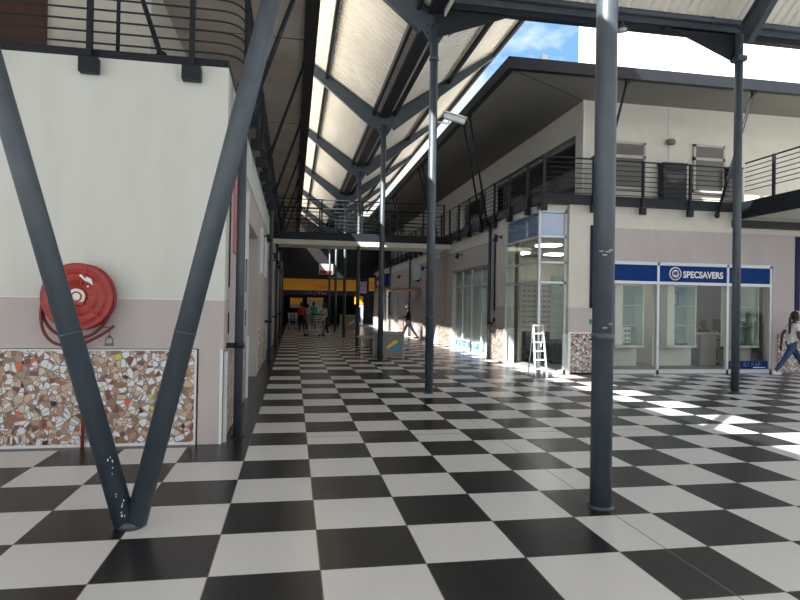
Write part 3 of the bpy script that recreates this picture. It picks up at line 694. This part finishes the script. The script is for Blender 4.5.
# ================================================================== downpipes
def downpipe(x, y, zt, label, xw):
    t = thing('downpipe', label, 'pipe', (x, y, 0), 'downpipes on the walkway walls')
    g = NB(); tube(g, (x, y, 0.0), (x, y, zt), .05, 16); obj('pipe', g, STEEL, t)
    g = NB(); box(g, min(x, xw), max(x, xw), y-.03, y+.03, 1.04, 1.10); brackets_ring(g, x, y, 1.07, .05); obj('wall_clip', g, DARK, t)
    g = NB(); lathe(g, [(.075, 0), (.075, .012), (.05, .012)], (x, y, 0)); obj('floor_flange', g, DARK, t)
for k, (y, n) in enumerate(((3.66, 'nearest downpipe at the corner of the left building'), (13.1, 'second downpipe along the left walkway wall'), (19.2, 'third downpipe along the left walkway wall, below the footbridge'), (25.3, 'fourth downpipe along the left walkway wall'), (31.4, 'farthest downpipe along the left walkway wall'))):
    downpipe(-.16, y, 4.15, n, XL)
for y, n in ((13.75, 'downpipe left of the tall corner glazing'), (26.3, 'downpipe beside the walking man in black top'), (32.6, 'far downpipe on the right walkway wall')):
    downpipe(XR-.12, y, 4.05, n, XR)

# ================================================================== wall spot lamps
def spot(x, y, z, s_, label):
    t = thing('wall_spotlight', label, 'lamp', (x, y, z), 'black spotlights on the walkway walls')
    g = NB(); lathe(g, [(.05, 0), (.05, s_*.03)], (x, y, z), 'X', 14); obj('backplate', g, BLACKP, t)
    g = NB(); tube(g, (x, y, z), (x+s_*.16, y, z), .014, 8); obj('stem', g, BLACKP, t)
    g = NB(); tube(g, (x+s_*.14, y, z+.05), (x+s_*.20, y, z-.13), .035, 14, .075); obj('lamp_head', g, BLACKP, t)
o_ = ['nearest', 'second', 'third', 'fourth', 'fifth']
for k, y in enumerate((10.9, 16.2, 19.0, 22.0, 26.0)): spot(XL, y, 3.15, 1, 'black spotlight on the left walkway wall, %s from the camera' % o_[k])
for k, (y, z) in enumerate(((13.25, 3.55), (17.2, 3.42), (23.0, 3.3), (29.2, 3.2))): spot(XR if y > 13.3 else 6.24, y if y > 13.3 else 12.6, z, -1, 'black spotlight on the right walkway wall, %s from the camera' % o_[k])

# ================================================================== hose reel
HX, HZ = -1.755, 1.605
t = thing('fire_hose_reel', 'large red fire hose reel mounted on the left plaster wall', 'hose reel', (HX, 3.3, 1.1))
hy = 3.13
g = NB(); lathe(g, [(0, .012), (.10, .012), (.115, 0), (.17, 0), (.18, -.014), (.19, 0), (.255, 0), (.265, -.014), (.275, 0), (.335, 0), (.35, -.006), (.352, .01), (.335, .014), (0, .02)], (HX, hy, HZ), 'Y', 48)
fd = obj('front_disc', g, REDM, t)
g = NB()
for k in range(6):
    a = k*PI/3+.25; beam(g, (HX+.12*math.cos(a), hy-.008, HZ+.12*math.sin(a)), (HX+.335*math.cos(a), hy-.008, HZ+.335*math.sin(a)), .014, .012, .012, (-math.sin(a), 0, math.cos(a)))
obj('pressed_rib', g, REDM, fd)
g = NB(); lathe(g, [(0, -.014), (.085, -.014), (.085, .0)], (HX, hy, HZ), 'Y', 28); hb = ptag(obj('centre_label', g, WHITE, fd), 'round white label with red ring')
g = NB(); lathe(g, [(.04, -.019), (.055, -.019), (.055, -.013), (.04, -.013), (.04, -.019)], (HX, hy, HZ), 'Y', 24); box(g, HX-.02, HX+.07, hy-.019, hy-.013, HZ-.085, HZ-.055); obj('label_print', g, REDM, hb)
g = NB(); ry = hy-.012
prism(g, [(HX+.02, HZ+.22), (HX+.10, HZ+.15), (HX+.09, HZ+.17), (HX+.16, HZ+.12), (HX+.14, HZ+.19), (HX+.09, HZ+.21), (HX+.085, HZ+.185), (HX+.04, HZ+.235)], ry-.003, ry, 'Y')
box(g, HX+.10, HX+.12, ry-.003, ry, HZ+.10, HZ+.115); ptag(obj('torn_sticker', g, WHITE, fd), 'torn white sticker')
g = NB(); lathe(g, [(0, 0), (.35, 0), (.352, .012), (0, .016)], (HX, 3.27, HZ), 'Y', 48); obj('rear_disc', g, REDM, t)
g = NB()
for k in range(4): 
    for r_ in (.25, .285, .315):
        lathe(g, [(r_-.016, hy+.03+k*.03), (r_, hy+.018+k*.03), (r_+.016, hy+.03+k*.03), (r_, hy+.045+k*.03)], (HX, 0, HZ), 'Y', 40)
obj('coiled_hose', g, HOSE, t)
g = NB(); tube(g, (HX, hy, HZ), (HX, 3.345, HZ), .05, 16); box(g, HX-.09, HX+.09, 3.28, 3.345, HZ-.12, HZ+.12); obj('axle_bracket', g, REDM, t)
def bez(P, n=24):
    out = []
    for i in range(n+1):
        q = i/n; pts = [Vector(p) for p in P]
        while len(pts) > 1: pts = [pts[j]*(1-q)+pts[j+1]*q for j in range(len(pts)-1)]
        out.append(pts[0])
    return out
g = NB(); pipe(g, bez([(HX-.34, 3.2, HZ+.02), (HX-.46, 3.16, HZ-.62), (HX+.0, 3.14, HZ-.62), (HX+.36, 3.16, HZ-.30)]), .016, 10)
pipe(g, bez([(HX-.34, 3.23, HZ+.05), (HX-.42, 3.2, HZ-.30), (HX-.28, 3.2, HZ-.50), (HX+.25, 3.2, HZ-.62), (HX+.33, 3.2, HZ-.05)]), .016, 10)
obj('hanging_hose', g, HOSE, t)
g = NB(); pipe(g, bez([(HX+.22, 3.15, HZ-.33), (HX+.30, 3.15, HZ-.30), (HX+.33, 3.16, HZ-.33)], 8), .007, 8); tube(g, (HX+.315, 3.16, HZ-.33), (HX+.315, 3.16, HZ-.42), .005, 8)
tube(g, (HX+.315, 3.16, HZ-.40), (HX+.315, 3.16, HZ-.43), .012, 10, .028); pipe(g, [(HX+.285, 3.16, HZ-.43), (HX+.28, 3.16, HZ-.49), (HX+.35, 3.16, HZ-.49), (HX+.345, 3.16, HZ-.43)], .006, 8); box(g, HX+.275, HX+.355, 3.14, 3.18, HZ-.51, HZ-.485)
ptag(obj('nozzle', g, mat('dull_brass', (.12, .11, .10), .4, .6), t), 'small hanging metal nozzle')
g = NB(); tube(g, (HX+.03, 3.30, 0.0), (HX+.03, 3.30, 1.14), .018, 12); tag(obj('water_pipe', g, RUST), 'thin rusty red water pipe rising up the mosaic panel to the hose reel', 'pipe')

# ================================================================== cctv + pendant lamp
t = thing('security_camera', 'white security camera on an arm of the second canopy column', 'camera', (2.95, 6.95, 4.9))
g = NB(); tube(g, (2.95, 6.93, 4.90), (3.16, 6.93, 4.87), .015, 10); tube(g, (3.16, 6.93, 4.87), (3.2, 6.93, 4.98), .014, 10); obj('arm', g, ALU, t)
g = NB(); beam(g, (3.10, 6.95, 5.07), (3.48, 6.88, 4.96), .10, .10); obj('body', g, ALU, t, bevel=.02)
g = NB(); beam(g, (3.08, 6.95, 5.10), (3.50, 6.88, 4.98), .13, .018); obj('sun_shield', g, WHITE, t)
g = NB(); tube(g, (3.475, 6.88, 4.91), (3.495, 6.876, 4.905), .035, 16); obj('lens', g, HAIR, t)
t = thing('pendant_lamp', 'grey pendant lamp hanging from the court gutter beside the thick near column', 'lamp', (6.42, 6.7, 7.1))
g = NB(); tube(g, (6.42, 6.68, 7.1), (6.42, 6.68, 6.94), .008, 8); obj('stem', g, STEEL, t)
g = NB(); lathe(g, [(.02, .14), (.03, .08), (.05, .05), (.12, .0), (.13, -.02), (.12, -.02), (.04, .04)], (6.42, 6.68, 6.80), 'Z', 24); obj('shade', g, STEEL, t)
g = NB(); ball(g, (6.42, 6.68, 6.79), .085, 1, 1, .4); obj('diffuser', g, ALU, t)
t = thing('bulkhead_lamp', 'small reddish bulkhead lamp under a cable between the two upper windows', 'lamp', (10.03, 10.5, 5.95))
g = NB(); ball(g, (10.03, 10.45, 5.92), .11, 1.2, .8, .8); obj('housing', g, mat('dusty_mauve', (.20, .13, .13), .5), t)
g = NB(); box(g, 9.93, 10.13, 10.47, 10.56, 5.88, 5.98); obj('bracket', g, INTD, t)
for (x0, x1, y, lab) in ((9.70, 10.36, 10.25, 'tall black box on the balcony between the two upper windows'), (11.62, 12.02, 10.3, 'tall black box on the balcony just right of the slim court column'), (7.70, 8.0, 9.95, 'dark box on the balcony left of the thick near column')):
    t = thing('equipment_box', lab, 'box', (x0, y, 4.27))
    obj('casing', bx(x0, x1, y, y+.25, 4.27, 5.30), BLACKP, t, bevel=.01); obj('lid', bx(x0-.02, x1+.02, y-.02, y+.27, 5.30, 5.33), DARK, t)
t = thing('roof_antenna', 'thin white antenna on the right roof against the blue sky', 'antenna', (6.4, 10.2, 7.1))
g = NB(); tube(g, (6.4, 10.2, 7.1), (6.4, 10.2, 7.75), .012, 8); obj('mast', g, WHITE, t)
g = NB(); box(g, 6.32, 6.48, 10.18, 10.22, 7.6, 7.76); obj('panel', g, WHITE, t, bevel=.01)

# ================================================================== signs
def scrawl(n, h, loc, m, parent, along=(1, 0, 0), pitch=.7, name='illegible_lettering', seed=1):
    """a row of small strokes for lettering too blurred to read"""
    rg = random.Random(seed); g = NB(); p = Vector(loc); a = Vector(along); u = Vector((0, 0, 1)); nrm = a.cross(u)
    for k in range(n):
        o_ = p+a*k*h*pitch; w_ = h*pitch*.62; st = h*.15
        for _ in range(rg.choice((2, 3))):
            if rg.random() < .5: q0 = o_+a*rg.choice((0, w_)); q1 = q0+u*h*rg.choice((1, 1, .6))
            else: q0 = o_+u*h*rg.choice((0.05, .5, .95)); q1 = q0+a*w_
            tube(g, q0, q1, st/2, 6)
    return obj(name, g, m, parent)
t = thing('wall_poster', 'rose coloured poster on the left walkway wall near the corner', 'poster', (XL, 4.6, 2.2)); obj('sheet', bx(XL, XL+.03, 4.15, 4.6, 2.2, 3.25), PINKP, t)
t = thing('store_sign', 'long amber supermarket fascia with navy strip at the walkway end', 'sign', (2.5, YE, 2.2))
obj('amber_panel', bx(-.25, 5.15, YE-.12, YE, 2.56, 3.40), YEL, t)
obj('navy_strip', bx(-.25, 5.15, YE-.13, YE, 2.2, 2.56), mat('dark_navy', (.008, .01, .05), .4), t)
late_marks()
sm = mat('sign_dark_letters', (.22, .10, .02), .5)  # dark brown colour of the lower lettering row
scrawl(9, .22, (1.15, YE-.13, 3.10), mat('sign_pale_letters', (.75, .60, .42), .5), t, seed=3); scrawl(8, .26, (1.75, YE-.13, 2.68), sm, t, seed=5, pitch=.9)  # upper row in pale letters, lower row in dark ones
scrawl(11, .19, (1.4, YE-.14, 2.28), ALU, t, seed=7)
t = thing('hanging_poster', 'small white and rose poster on the balcony above the amber sign', 'poster', (2.4, YE-1.3, 3.7))
obj('sheet', bx(2.25, 3.25, YE-1.32, YE-1.29, 3.7, 4.45), ALU, t); obj('print', boxes([(2.3, 3.2, YE-1.335, YE-1.32, 3.74, 3.98)]), REDM, t)
t = thing('price_board', 'amber topped white notice board at the right of the supermarket entrance', 'board', (5.3, YE-.3, 0))
obj('amber_head', bx(4.95, 5.6, YE-.2, YE-.15, 1.6, 2.2), YEL, t); obj('white_sheet', bx(5.1, 5.6, YE-.25, YE-.2, .05, 1.55), WHITE, t); obj('text_column', bx(5.28, 5.42, YE-.26, YE-.25, .25, 1.4), NAVY, t)
for x0, x1, z0, z1, lab in ((.25, 1.15, 1.25, 2.0, 'amber and white promotion poster, left one inside the supermarket'), (1.5, 2.7, .9, 2.05, 'white promotion poster with amber edge, larger one inside the supermarket')):
    t = thing('promotion_poster', lab, 'poster', (x0, YE+.9, z0)); obj('sheet', bx(x0, x1, YE+.85, YE+.88, z0, z1), INT, t); obj('header', bx(x0, x1, YE+.83, YE+.85, z1-.22 if x0 > 1 else z1-.5, z1), YEL, t)
t = thing('wall_sign', 'navy wall sign with yellow emblem on the right walkway wall', 'sign', (XR, 33.6, 2.8))
obj('panel', bx(XR-.22, XR-.02, 33.6, 38.6, 2.8, 3.55), NAVY, t); obj('sign_bracket', boxes([(XR-.03, XR, 34, 34.1, 2.75, 3.6), (XR-.03, XR, 38, 38.1, 2.75, 3.6)]), DARK, t)
g = NB(); ball(g, (XR-.225, 37.2, 3.05), .2, .1, 2.4, 1); obj('emblem', g, YEL, t)
scrawl(7, .22, (XR-.23, 36.6, 3.25), ALU, t, along=(0, -1, 0), pitch=1.0, seed=11)
def blade(x0, x1, y, z0, z1, m, lab, mm, sd):
    t = thing('wall_sign', lab, 'sign', (XR, y, z0))
    obj('panel', bx(x0, x1, y, y+.08, z0, z1), m, t, bevel=.01); obj('sign_bracket', boxes([(x1, XR, y+.02, y+.06, z0+.1, z0+.14), (x1, XR, y+.02, y+.06, z1-.14, z1-.1)]), DARK, t)
    scrawl(3, (z1-z0)*.2, (x0+.06, y-.005, z0+(z1-z0)*.55), mm, t, pitch=.8, seed=sd); scrawl(3, (z1-z0)*.2, (x0+.06, y-.005, z0+(z1-z0)*.2), mm, t, pitch=.8, seed=sd+1)
blade(5.80, 6.18, 39.0, 2.55, 3.5, YEL, 'bright yellow sign projecting from the right walkway wall', REDM, 21)
blade(5.15, 5.72, 39.7, 2.4, 3.25, mat('violet_white_sign', (.45, .42, .62), .4), 'pale violet sign projecting farthest down the right walkway wall', NAVY, 31)
t = thing('wall_sign', 'small pale blue sign above the shop doorway beyond the footbridge', 'sign', (XR, 24.4, 2.85)); obj('panel', bx(XR-.10, XR-.02, 24.1, 25.6, 2.8, 3.5), mat('pale_blue_sign', (.45, .60, .70), .4), t); obj('sign_bracket', bx(XR-.03, XR, 24.6, 24.8, 2.7, 3.55), DARK, t)
g = NB(); beam(g, (XR, 24.2, 2.42), (XR-1.0, 25.6, 2.30), .9, .05); tag(obj('timber_canopy', g, mat('reddish_timber', (.30, .12, .05), .5)), 'thin reddish timber canopy jutting out over a shop door', 'canopy')

# ================================================================== desk with logo, far desk, stepladder, trolley
def desk(x, y, w_, h, dlen, m, lab, logo=True):
    t = thing('kiosk_desk', lab, 'desk', (x, y, 0))
    obj('front_panel', bx(x, x+w_, y, y+.04, .14, h), m, t); obj('panel_frame', boxes([(x-.02, x+.02, y-.01, y+.05, 0, h), (x+w_-.02, x+w_+.02, y-.01, y+.05, 0, h), (x-.02, x+w_+.02, y-.01, y+.05, h-.03, h+.02)]), INTD, t)
    obj('desktop', bx(x-.02, x+w_+.02, y, y+.5, h-.01, h+.02), m, t)
    for q in (x+.04, x+w_-.04): 
        g = NB(); tube(g, (q, y+.46, 0), (q, y+.46, h), .018, 8); obj('leg', g, INTD, t)
    if logo:
        cx, cz = x+w_*.66, h*.5
        g = NB(); prism(g, [(cx-.20, cz-.02), (cx+.02, cz+.17), (cx+.12, cz+.18), (cx+.14, cz+.13), (cx-.16, cz-.06)], y-.008, y-.001, 'Y'); ptag(obj('yellow_swoosh', g, mat('logo_yellow', (.85, .62, .02), .4), t), 'yellow slanted logo stripe')
        g = NB(); prism(g, [(cx-.14, cz-.12), (cx+.16, cz+.11), (cx+.22, cz+.10), (cx+.21, cz-.08), (cx+.16, cz-.12)], y-.008, y-.001, 'Y'); ptag(obj('blue_swoosh', g, mat('logo_blue', (.01, .28, .50), .4), t), 'blue slanted logo stripe')
    return t
desk(2.73, 13.25, .84, .78, .5, GREYM, 'taupe kiosk desk with yellow and blue logo behind the third column')
t = thing('folding_table', 'small dark metal table left of the taupe kiosk desk', 'table', (2.45, 14.6, 0))
obj('tabletop', bx(2.42, 2.95, 14.3, 15.2, .56, .59), INTD, t)
for x in (2.46, 2.9):
    for y in (14.34, 15.16): g = NB(); tube(g, (x, y, 0), (x, y, .56), .017, 8); obj('leg', g, DARK, t)
g = NB(); tube(g, (2.46, 14.34, .2), (2.9, 14.34, .2), .012, 8); tube(g, (2.46, 14.34, .2), (2.46, 15.16, .2), .012, 8); obj('stretcher', g, DARK, t)
desk(3.1, 30.2, 1.0, .95, .5, mat('tan_panel', (.25, .17, .09), .5), 'tan kiosk desk far down the walkway beside the supermarket')

t = thing('stepladder', 'silver stepladder standing before the tall corner glazing', 'ladder', (6.05, 9.5, 0))
def rail_at(x, y0, y1, z): return (x, y0+(y1-y0)*z/1.17, z)
for x in (5.92, 6.20):
    g = NB(); beam(g, (x, 9.30, 0.0), (x+(.03 if x < 6 else -.03), 9.52, 1.15), .025, .06, .05, (1, 0, 0)); obj('front_stile', g, ALU, t)
    g = NB(); tube(g, (x, 9.86-.1, 0), (x+(.03 if x < 6 else -.03), 9.56, 1.15), .013, 8); obj('rear_leg', g, ALU, t)
for k in range(5):
    z = .17+k*.2; g = NB(); y = 9.30+.22*z/1.15; box(g, 5.92, 6.2, y-.01, y+.09, z-.014, z+.014); obj('tread', g, ALU, t)
obj('top_step', bx(5.93, 6.19, 9.49, 9.60, 1.14, 1.17), ALU, t)
g = NB(); box(g, 6.3, 6.62, 9.62, 9.78, 0, .07); tag(obj('floor_box', g, WHITE, bevel=.01), 'low white box on the floor right of the stepladder', 'box')

def trolley(x, y, rot, lab):
    t = thing('shopping_trolley', lab, 'trolley', (x, y, 0), 'shopping trolleys'); t.rotation_euler = (0, 0, rot)
    def P(n_, g, m=CHROME): return obj(n_, g, m, t, local=True)
    g = NB()   # basket wires, trapezoid
    def corner(sx, sy, top): return Vector((sx*(.26 if top else .20), (.42 if sy > 0 else -.42) if top else (.36 if sy > 0 else -.22), .98 if top else .55))
    cs = [(-1, -1), (1, -1), (1, 1), (-1, 1)]
    for i in range(4):
        a, b_ = cs[i], cs[(i+1) % 4]
        for k in range(5):
            f_ = k/4; pa = corner(*a, False).lerp(corner(*a, True), f_); pb = corner(*b_, False).lerp(corner(*b_, True), f_); tube(g, pa, pb, .007 if k < 4 else .012, 6)
        for k in range(9):
            f_ = k/8; tube(g, corner(*a, False).lerp(corner(*b_, False), f_), corner(*a, True).lerp(corner(*b_, True), f_), .005, 5)
    for k in range(6): f_ = k/5; tube(g, corner(-1, -1, 0).lerp(corner(1, -1, 0), f_), corner(-1, 1, 0).lerp(corner(1, 1, 0), f_), .005, 5)
    P('basket', g)
    g = NB()
    for s_ in (-1, 1):
        tube(g, (s_*.24, -.42, 1.0), (s_*.22, -.30, .16), .014, 8); tube(g, (s_*.22, -.30, .16), (s_*.18, .50, .13), .014, 8); tube(g, (s_*.20, -.25, .55), (s_*.2, -.30, .18), .012, 8); tube(g, (s_*.19, .34, .55), (s_*.19, .1, .15), .012, 8)
    tube(g, (-.18, .5, .13), (.18, .5, .13), .014, 8); P('frame', g)
    g = NB(); tube(g, (-.27, -.47, 1.02), (.27, -.47, 1.02), .018, 10); P('handle', g, REDM)
    for sx, y_ in ((-.22, -.3), (.22, -.3), (-.18, .48), (.18, .48)):
        g = NB(); lathe(g, [(.02, -.015), (.06, -.015), (.06, .015), (.02, .015)], (sx, y_, .06), 'X', 16); tube(g, (sx, y_, .06), (sx, y_, .15), .01, 6); P('wheel', g, DARK)
    return t
trolley(1.55, 25.6, 1.15, 'chrome shopping trolley pushed by the person in pale grey top')
trolley(.45, 33.5, .1, 'chrome shopping trolley parked by the left wall near the supermarket')

# ================================================================== PEOPLE
def skin_mesh(verts, edges, root=0, levels=1):
    """verts: list of (co, radius)"""
    me = bpy.data.meshes.new('body'); me.from_pydata([v[0] for v in verts], edges, []); o = bpy.data.objects.new('tmp', me); C.objects.link(o)
    o.modifiers.new('s', 'SKIN')
    for i, v in enumerate(verts):
        r = v[1] if isinstance(v[1], tuple) else (v[1], v[1]); me.skin_vertices[0].data[i].radius = r; me.skin_vertices[0].data[i].use_root = (i == root)
    s_ = o.modifiers.new('u', 'SUBSURF'); s_.levels = levels; s_.render_levels = levels
    bpy.context.view_layer.update(); dg = bpy.context.evaluated_depsgraph_get()
    m_ = bpy.data.meshes.new_from_object(o.evaluated_get(dg)); bpy.data.objects.remove(o)
    for p in m_.polygons: p.use_smooth = True
    return m_
def person(lab, loc, heading, H, top, bottom, shoe=WHITE, legL=(25, 5), legR=(-20, 15), armL=(-20, 20), armR=(20, 40), seated=False, hair='short', lean=4, turn=0, sleeves=False, bag=None, skin=SKIN):
    """local axes: +y is the way the person faces; angles in degrees, forward positive: (shoulder or hip, elbow or knee)"""
    k = H/1.70; t = thing('person', lab, 'person', loc); t.rotation_euler = (0, 0, heading)
    R = math.radians
    hipz = .93*k if not seated else .50*k
    def leg(s_, a):
        h = Vector((s_*.09*k, 0, hipz)); th, kn = R(a[0]), R(a[1])
        kp = h+Vector((0, math.sin(th), -math.cos(th)))*.44*k; sh = th-kn
        an = kp+Vector((0, math.sin(sh), -math.cos(sh)))*.41*k
        return h, kp, an
    LL, RR = leg(-1, legL), leg(1, legR)
    low = min(LL[2].z, RR[2].z)-.075*k; dz = -low if not seated else 0
    sh_ = Vector((0, 0, dz)); LL = [p+sh_ for p in LL]; RR = [p+sh_ for p in RR]
    pel = Vector((0, 0, hipz+.02*k))+sh_; ln = R(lean); d = Vector((0, math.sin(ln), math.cos(ln)))
    wa = pel+d*.14*k; ch = pel+d*.34*k; nb = pel+d*.47*k; hd = nb+d*.085*k+Vector((0, .01*k, 0)); hc = nb+d*.165*k+Vector((0, .02*k, 0))
    V = [(pel, (.105*k, .085*k)), (wa, (.095*k, .075*k)), (ch, (.125*k, .085*k)), (nb, (.055*k, .055*k)), (hd, (.05*k, .05*k))]
    Ed = [(0, 1), (1, 2), (2, 3), (3, 4)]
    arms = {}
    for s_, a in ((-1, armL), (1, armR)):
        sp_ = ch+Vector((s_*.165*k, 0, .085*k)); th, el = R(a[0]), R(a[1]); ab = R(8)
        e = sp_+Vector((s_*math.sin(ab), math.sin(th)*math.cos(ab), -math.cos(th)*math.cos(ab)))*.28*k; fa = th+el
        w_ = e+Vector((s_*.02, math.sin(fa), -math.cos(fa)))*.25*k; fd_ = (w_-e).normalized(); pm = w_+fd_*.07*k
        arms[s_] = (sp_, e, w_, pm, fd_)
        i = len(V); V += [(sp_, .052*k), (e, .040*k), (w_, .027*k), (pm, (.036*k, .018*k))]; Ed += [(2, i), (i, i+1), (i+1, i+2), (i+2, i+3)]
        side = fd_.cross(Vector((1, 0, 0))).normalized()
        for f_ in range(4):
            o1 = side*((f_-1.5)*.019*k); ln_ = (.030, .035, .033, .026)[f_]*k; j = len(V)
            inn = Vector((-s_, 0, 0))
            V += [(pm+o1+fd_*.025*k, .009*k), (pm+o1+fd_*(.025*k+ln_)+inn*.008*k, .008*k), (pm+o1+fd_*(.025*k+ln_*1.8)+inn*.024*k, .007*k)]; Ed += [(i+3, j), (j, j+1), (j+1, j+2)]
        j = len(V); V += [(w_+fd_*.03*k+side*.035*k, .010*k), (w_+fd_*.07*k+side*.052*k+Vector((-s_*.015*k, 0, 0)), .008*k)]; Ed += [(i+2, j), (j, j+1)]
    for s_, g_ in ((-1, LL), (1, RR)):
        i = len(V); V += [(g_[0], .075*k), (g_[1], .052*k), (g_[1].lerp(g_[2], .35), .050*k), (g_[2], .033*k), (g_[2]+Vector((0, .14*k, -.045*k)), .03*k)]; Ed += [(0, i), (i, i+1), (i+1, i+2), (i+2, i+3), (i+3, i+4)]
    me = skin_mesh(V, Ed); bm = NB(); bm.from_mesh(me)
    rot = Matrix.Rotation(R(turn), 3, 'Z')
    ball(bm, hc, .105*k, .74, .92, 1.12, 16, 12, rot)
    for q, r_, sx, sy, sz in (((0, .095, -.005), .022, .7, 1, 1.3), ((0, .075, -.075), .035, 1, .8, .8), ((-.078, 0, -.01), .028, .4, .8, 1.2), ((.078, 0, -.01), .028, .4, .8, 1.2), ((0, .086, -.048), .02, 1.3, .6, .5)):
        ball(bm, hc+rot @ (Vector(q)*k), r_*k, sx, sy, sz, 8, 6, rot)
    obj('body', bm, skin, t, local=True)
    g = NB()
    for s_ in (-1, 1): ball(g, hc+rot @ (Vector((s_*.03, .088, .018))*k), .011*k, 1, .7, .8, 8, 6)
    obj('eyes', g, WHITE, t, local=True)
    # hair
    g = NB()
    ball(g, hc+rot @ (Vector((0, -.018, .028))*k), .112*k, .78, .92, 1.02, 16, 12, rot)
    geo = [v for v in g.verts if (rot.inverted() @ (v.co-hc)).y > .045*k and (v.co-hc).z < .05*k]
    bmesh.ops.delete(g, geom=geo, context='VERTS')
    if hair == 'tail':
        pts = bez([hc+Vector((0, -.10, .02))*k, hc+Vector((0, -.17, -.06))*k, hc+Vector((0, -.12, -.22))*k, hc+Vector((.0, -.145, -.42))*k], 12)
        ob = obj('hair', g, HAIR, t, local=True)
        g2 = NB()
        for q in (-.022, 0, .022): pipe(g2, [p+Vector((q, 0, 0)) for p in pts], .017*k, 8)
        ptag(obj('braids', g2, BRAID, ob, local=True), 'long brown braids down the back')
        ob.children[0].location = (0, 0, 0)
    else:
        if hair == 'bun': ball(g, hc+Vector((0, -.09, .09))*k, .05*k)
        obj('hair', g, HAIR, t, local=True)
    # top
    b = .012*k
    tv = [(pel+d*(-.115*k), (.160*k, .150*k)), (pel+d*(.03*k), (.142*k, .122*k)), (wa, (.135*k, .112*k)), (ch, (.160*k, .120*k)), (ch+d*.13*k, (.080*k, .075*k))]; te = [(0, 1), (1, 2), (2, 3), (3, 4)]
    for s_ in (-1, 1):
        sp_, e, w_, pm, fd_ = arms[s_]; i = len(tv); tv += [(sp_, .062*k), (sp_.lerp(e, .6), .056*k)]; te += [(3, i), (i, i+1)]
        if sleeves: tv += [(e, .052*k), (w_, .038*k)]; te += [(i+1, i+2), (i+2, i+3)]
    obj('top', skin_mesh(tv, te), top, t, local=True)
    pv = [(pel+d*(-.01*k), (.10*k, .10*k)), (pel+d*(.09*k), (.125*k, .105*k))]; pe = [(0, 1)]
    for g_ in (LL, RR):
        i = len(pv); pv += [(g_[0]+Vector((0, -.02*k, -.05*k)), .100*k), (g_[0].lerp(g_[1], .5), .086*k), (g_[1], .066*k), (g_[1].lerp(g_[2], .4), .062*k), (g_[1].lerp(g_[2], .92), .050*k)]; pe += [(0, i), (i, i+1), (i+1, i+2), (i+2, i+3), (i+3, i+4)]
    obj('trousers', skin_mesh(pv, pe), bottom, t, local=True)
    for g_ in (LL, RR):
        g = NB(); a = g_[2]; ball(g, a+Vector((0, .055*k, -.04*k)), .06*k, .75, 2.1, .62, 12, 8); ball(g, a+Vector((0, -.01*k, -.01*k)), .05*k, .85, 1, 1, 10, 8)
        for v in g.verts: v.co.z = max(v.co.z, a.z-.072*k)
        obj('shoe', g, shoe, t, local=True)
    if bag:
        w_ = arms[1][3]; g = NB(); box(g, w_.x-.04, w_.x+.05, w_.y-.14, w_.y+.14, w_.z-.42, w_.z-.10); bo = obj('bag', g, bag, None, bevel=.02)
        bo.matrix_world = Matrix.Translation(loc) @ Matrix.Rotation(heading, 4, 'Z')
        h = NB(); pipe(h, [(w_.x, w_.y-.08, w_.z-.10), (w_.x, w_.y-.03, w_.z+.0), (w_.x, w_.y+.03, w_.z+.0), (w_.x, w_.y+.08, w_.z-.10)], .008, 6); obj('handle', h, bag, bo, local=True)
        return t, bo
    return t
def cloth(n, c): return mat(n, c, .8, noise=.15, scale=12)
WT = cloth('white_cloth', (.72, .72, .76)); JEAN = cloth('blue_denim', (.03, .075, .17)); PALEJ = cloth('pale_denim', (.28, .42, .60)); BLK = cloth('black_cloth', (.012, .012, .016))
RED = cloth('red_cloth', (.42, .02, .03)); TL = cloth('teal_cloth', (.02, .30, .30)); GRY = cloth('grey_cloth', (.33, .34, .35)); LIL = cloth('pale_lilac_cloth', (.48, .50, .66)); ORG = cloth('orange_cloth', (.80, .28, .12))
person('person in white tee and blue jeans with long braids walking past the shop', (12.48, 9.15, 0), -PI/2-.12, 1.70, WT, JEAN, legL=(34, 4), legR=(-34, 4), armL=(-30, 25), armR=(-5, 50), hair='tail', lean=5)
person('person in orange top and pale jeans at the right edge of the photo', (12.92, 8.95, 0), -PI/2, 1.55, ORG, PALEJ, legL=(14, 4), legR=(-14, 10), armL=(-12, 18), armR=(18, 22), hair='short')
person('person in black top and pale trousers walking beyond the footbridge', (5.62, 23.1, 0), PI/2-.2, 1.66, BLK, LIL, shoe=BLK, legL=(22, 3), legR=(-26, 12), armL=(30, 70), armR=(25, 75), sleeves=True)
person('person in red jacket walking towards the supermarket', (.95, 30.6, 0), .2, 1.66, RED, BLK, shoe=BLK, legL=(10, 2), legR=(-12, 10), armL=(5, 10), armR=(-5, 15), sleeves=True)
person('person in pale grey top pushing the shopping trolley', (2.05, 26.4, 0), PI/2+.35, 1.64, GRY, BLK, legL=(12, 2), legR=(-12, 8), armL=(45, 35), armR=(45, 35), sleeves=True, hair='bun')
person('person in teal top queuing at the supermarket entrance', (1.75, 34.6, 0), .1, 1.68, TL, BLK, shoe=BLK, legL=(3, 2), legR=(-3, 2), armL=(5, 15), armR=(5, 15), sleeves=True)
person('person in grey top between the red and teal dressed shoppers', (.98+.35, 33.6, 0), -.6, 1.55, GRY, BLK, shoe=BLK, legL=(5, 2), legR=(-5, 2), armL=(15, 30), armR=(5, 15), sleeves=True)
person('person in black seated behind the reception desk', (12.40, 12.30, 0.02), PI, 1.68, BLK, BLK, shoe=BLK, legL=(85, 85), legR=(85, 85), armL=(25, 70), armR=(60, 90), seated=True, sleeves=True)
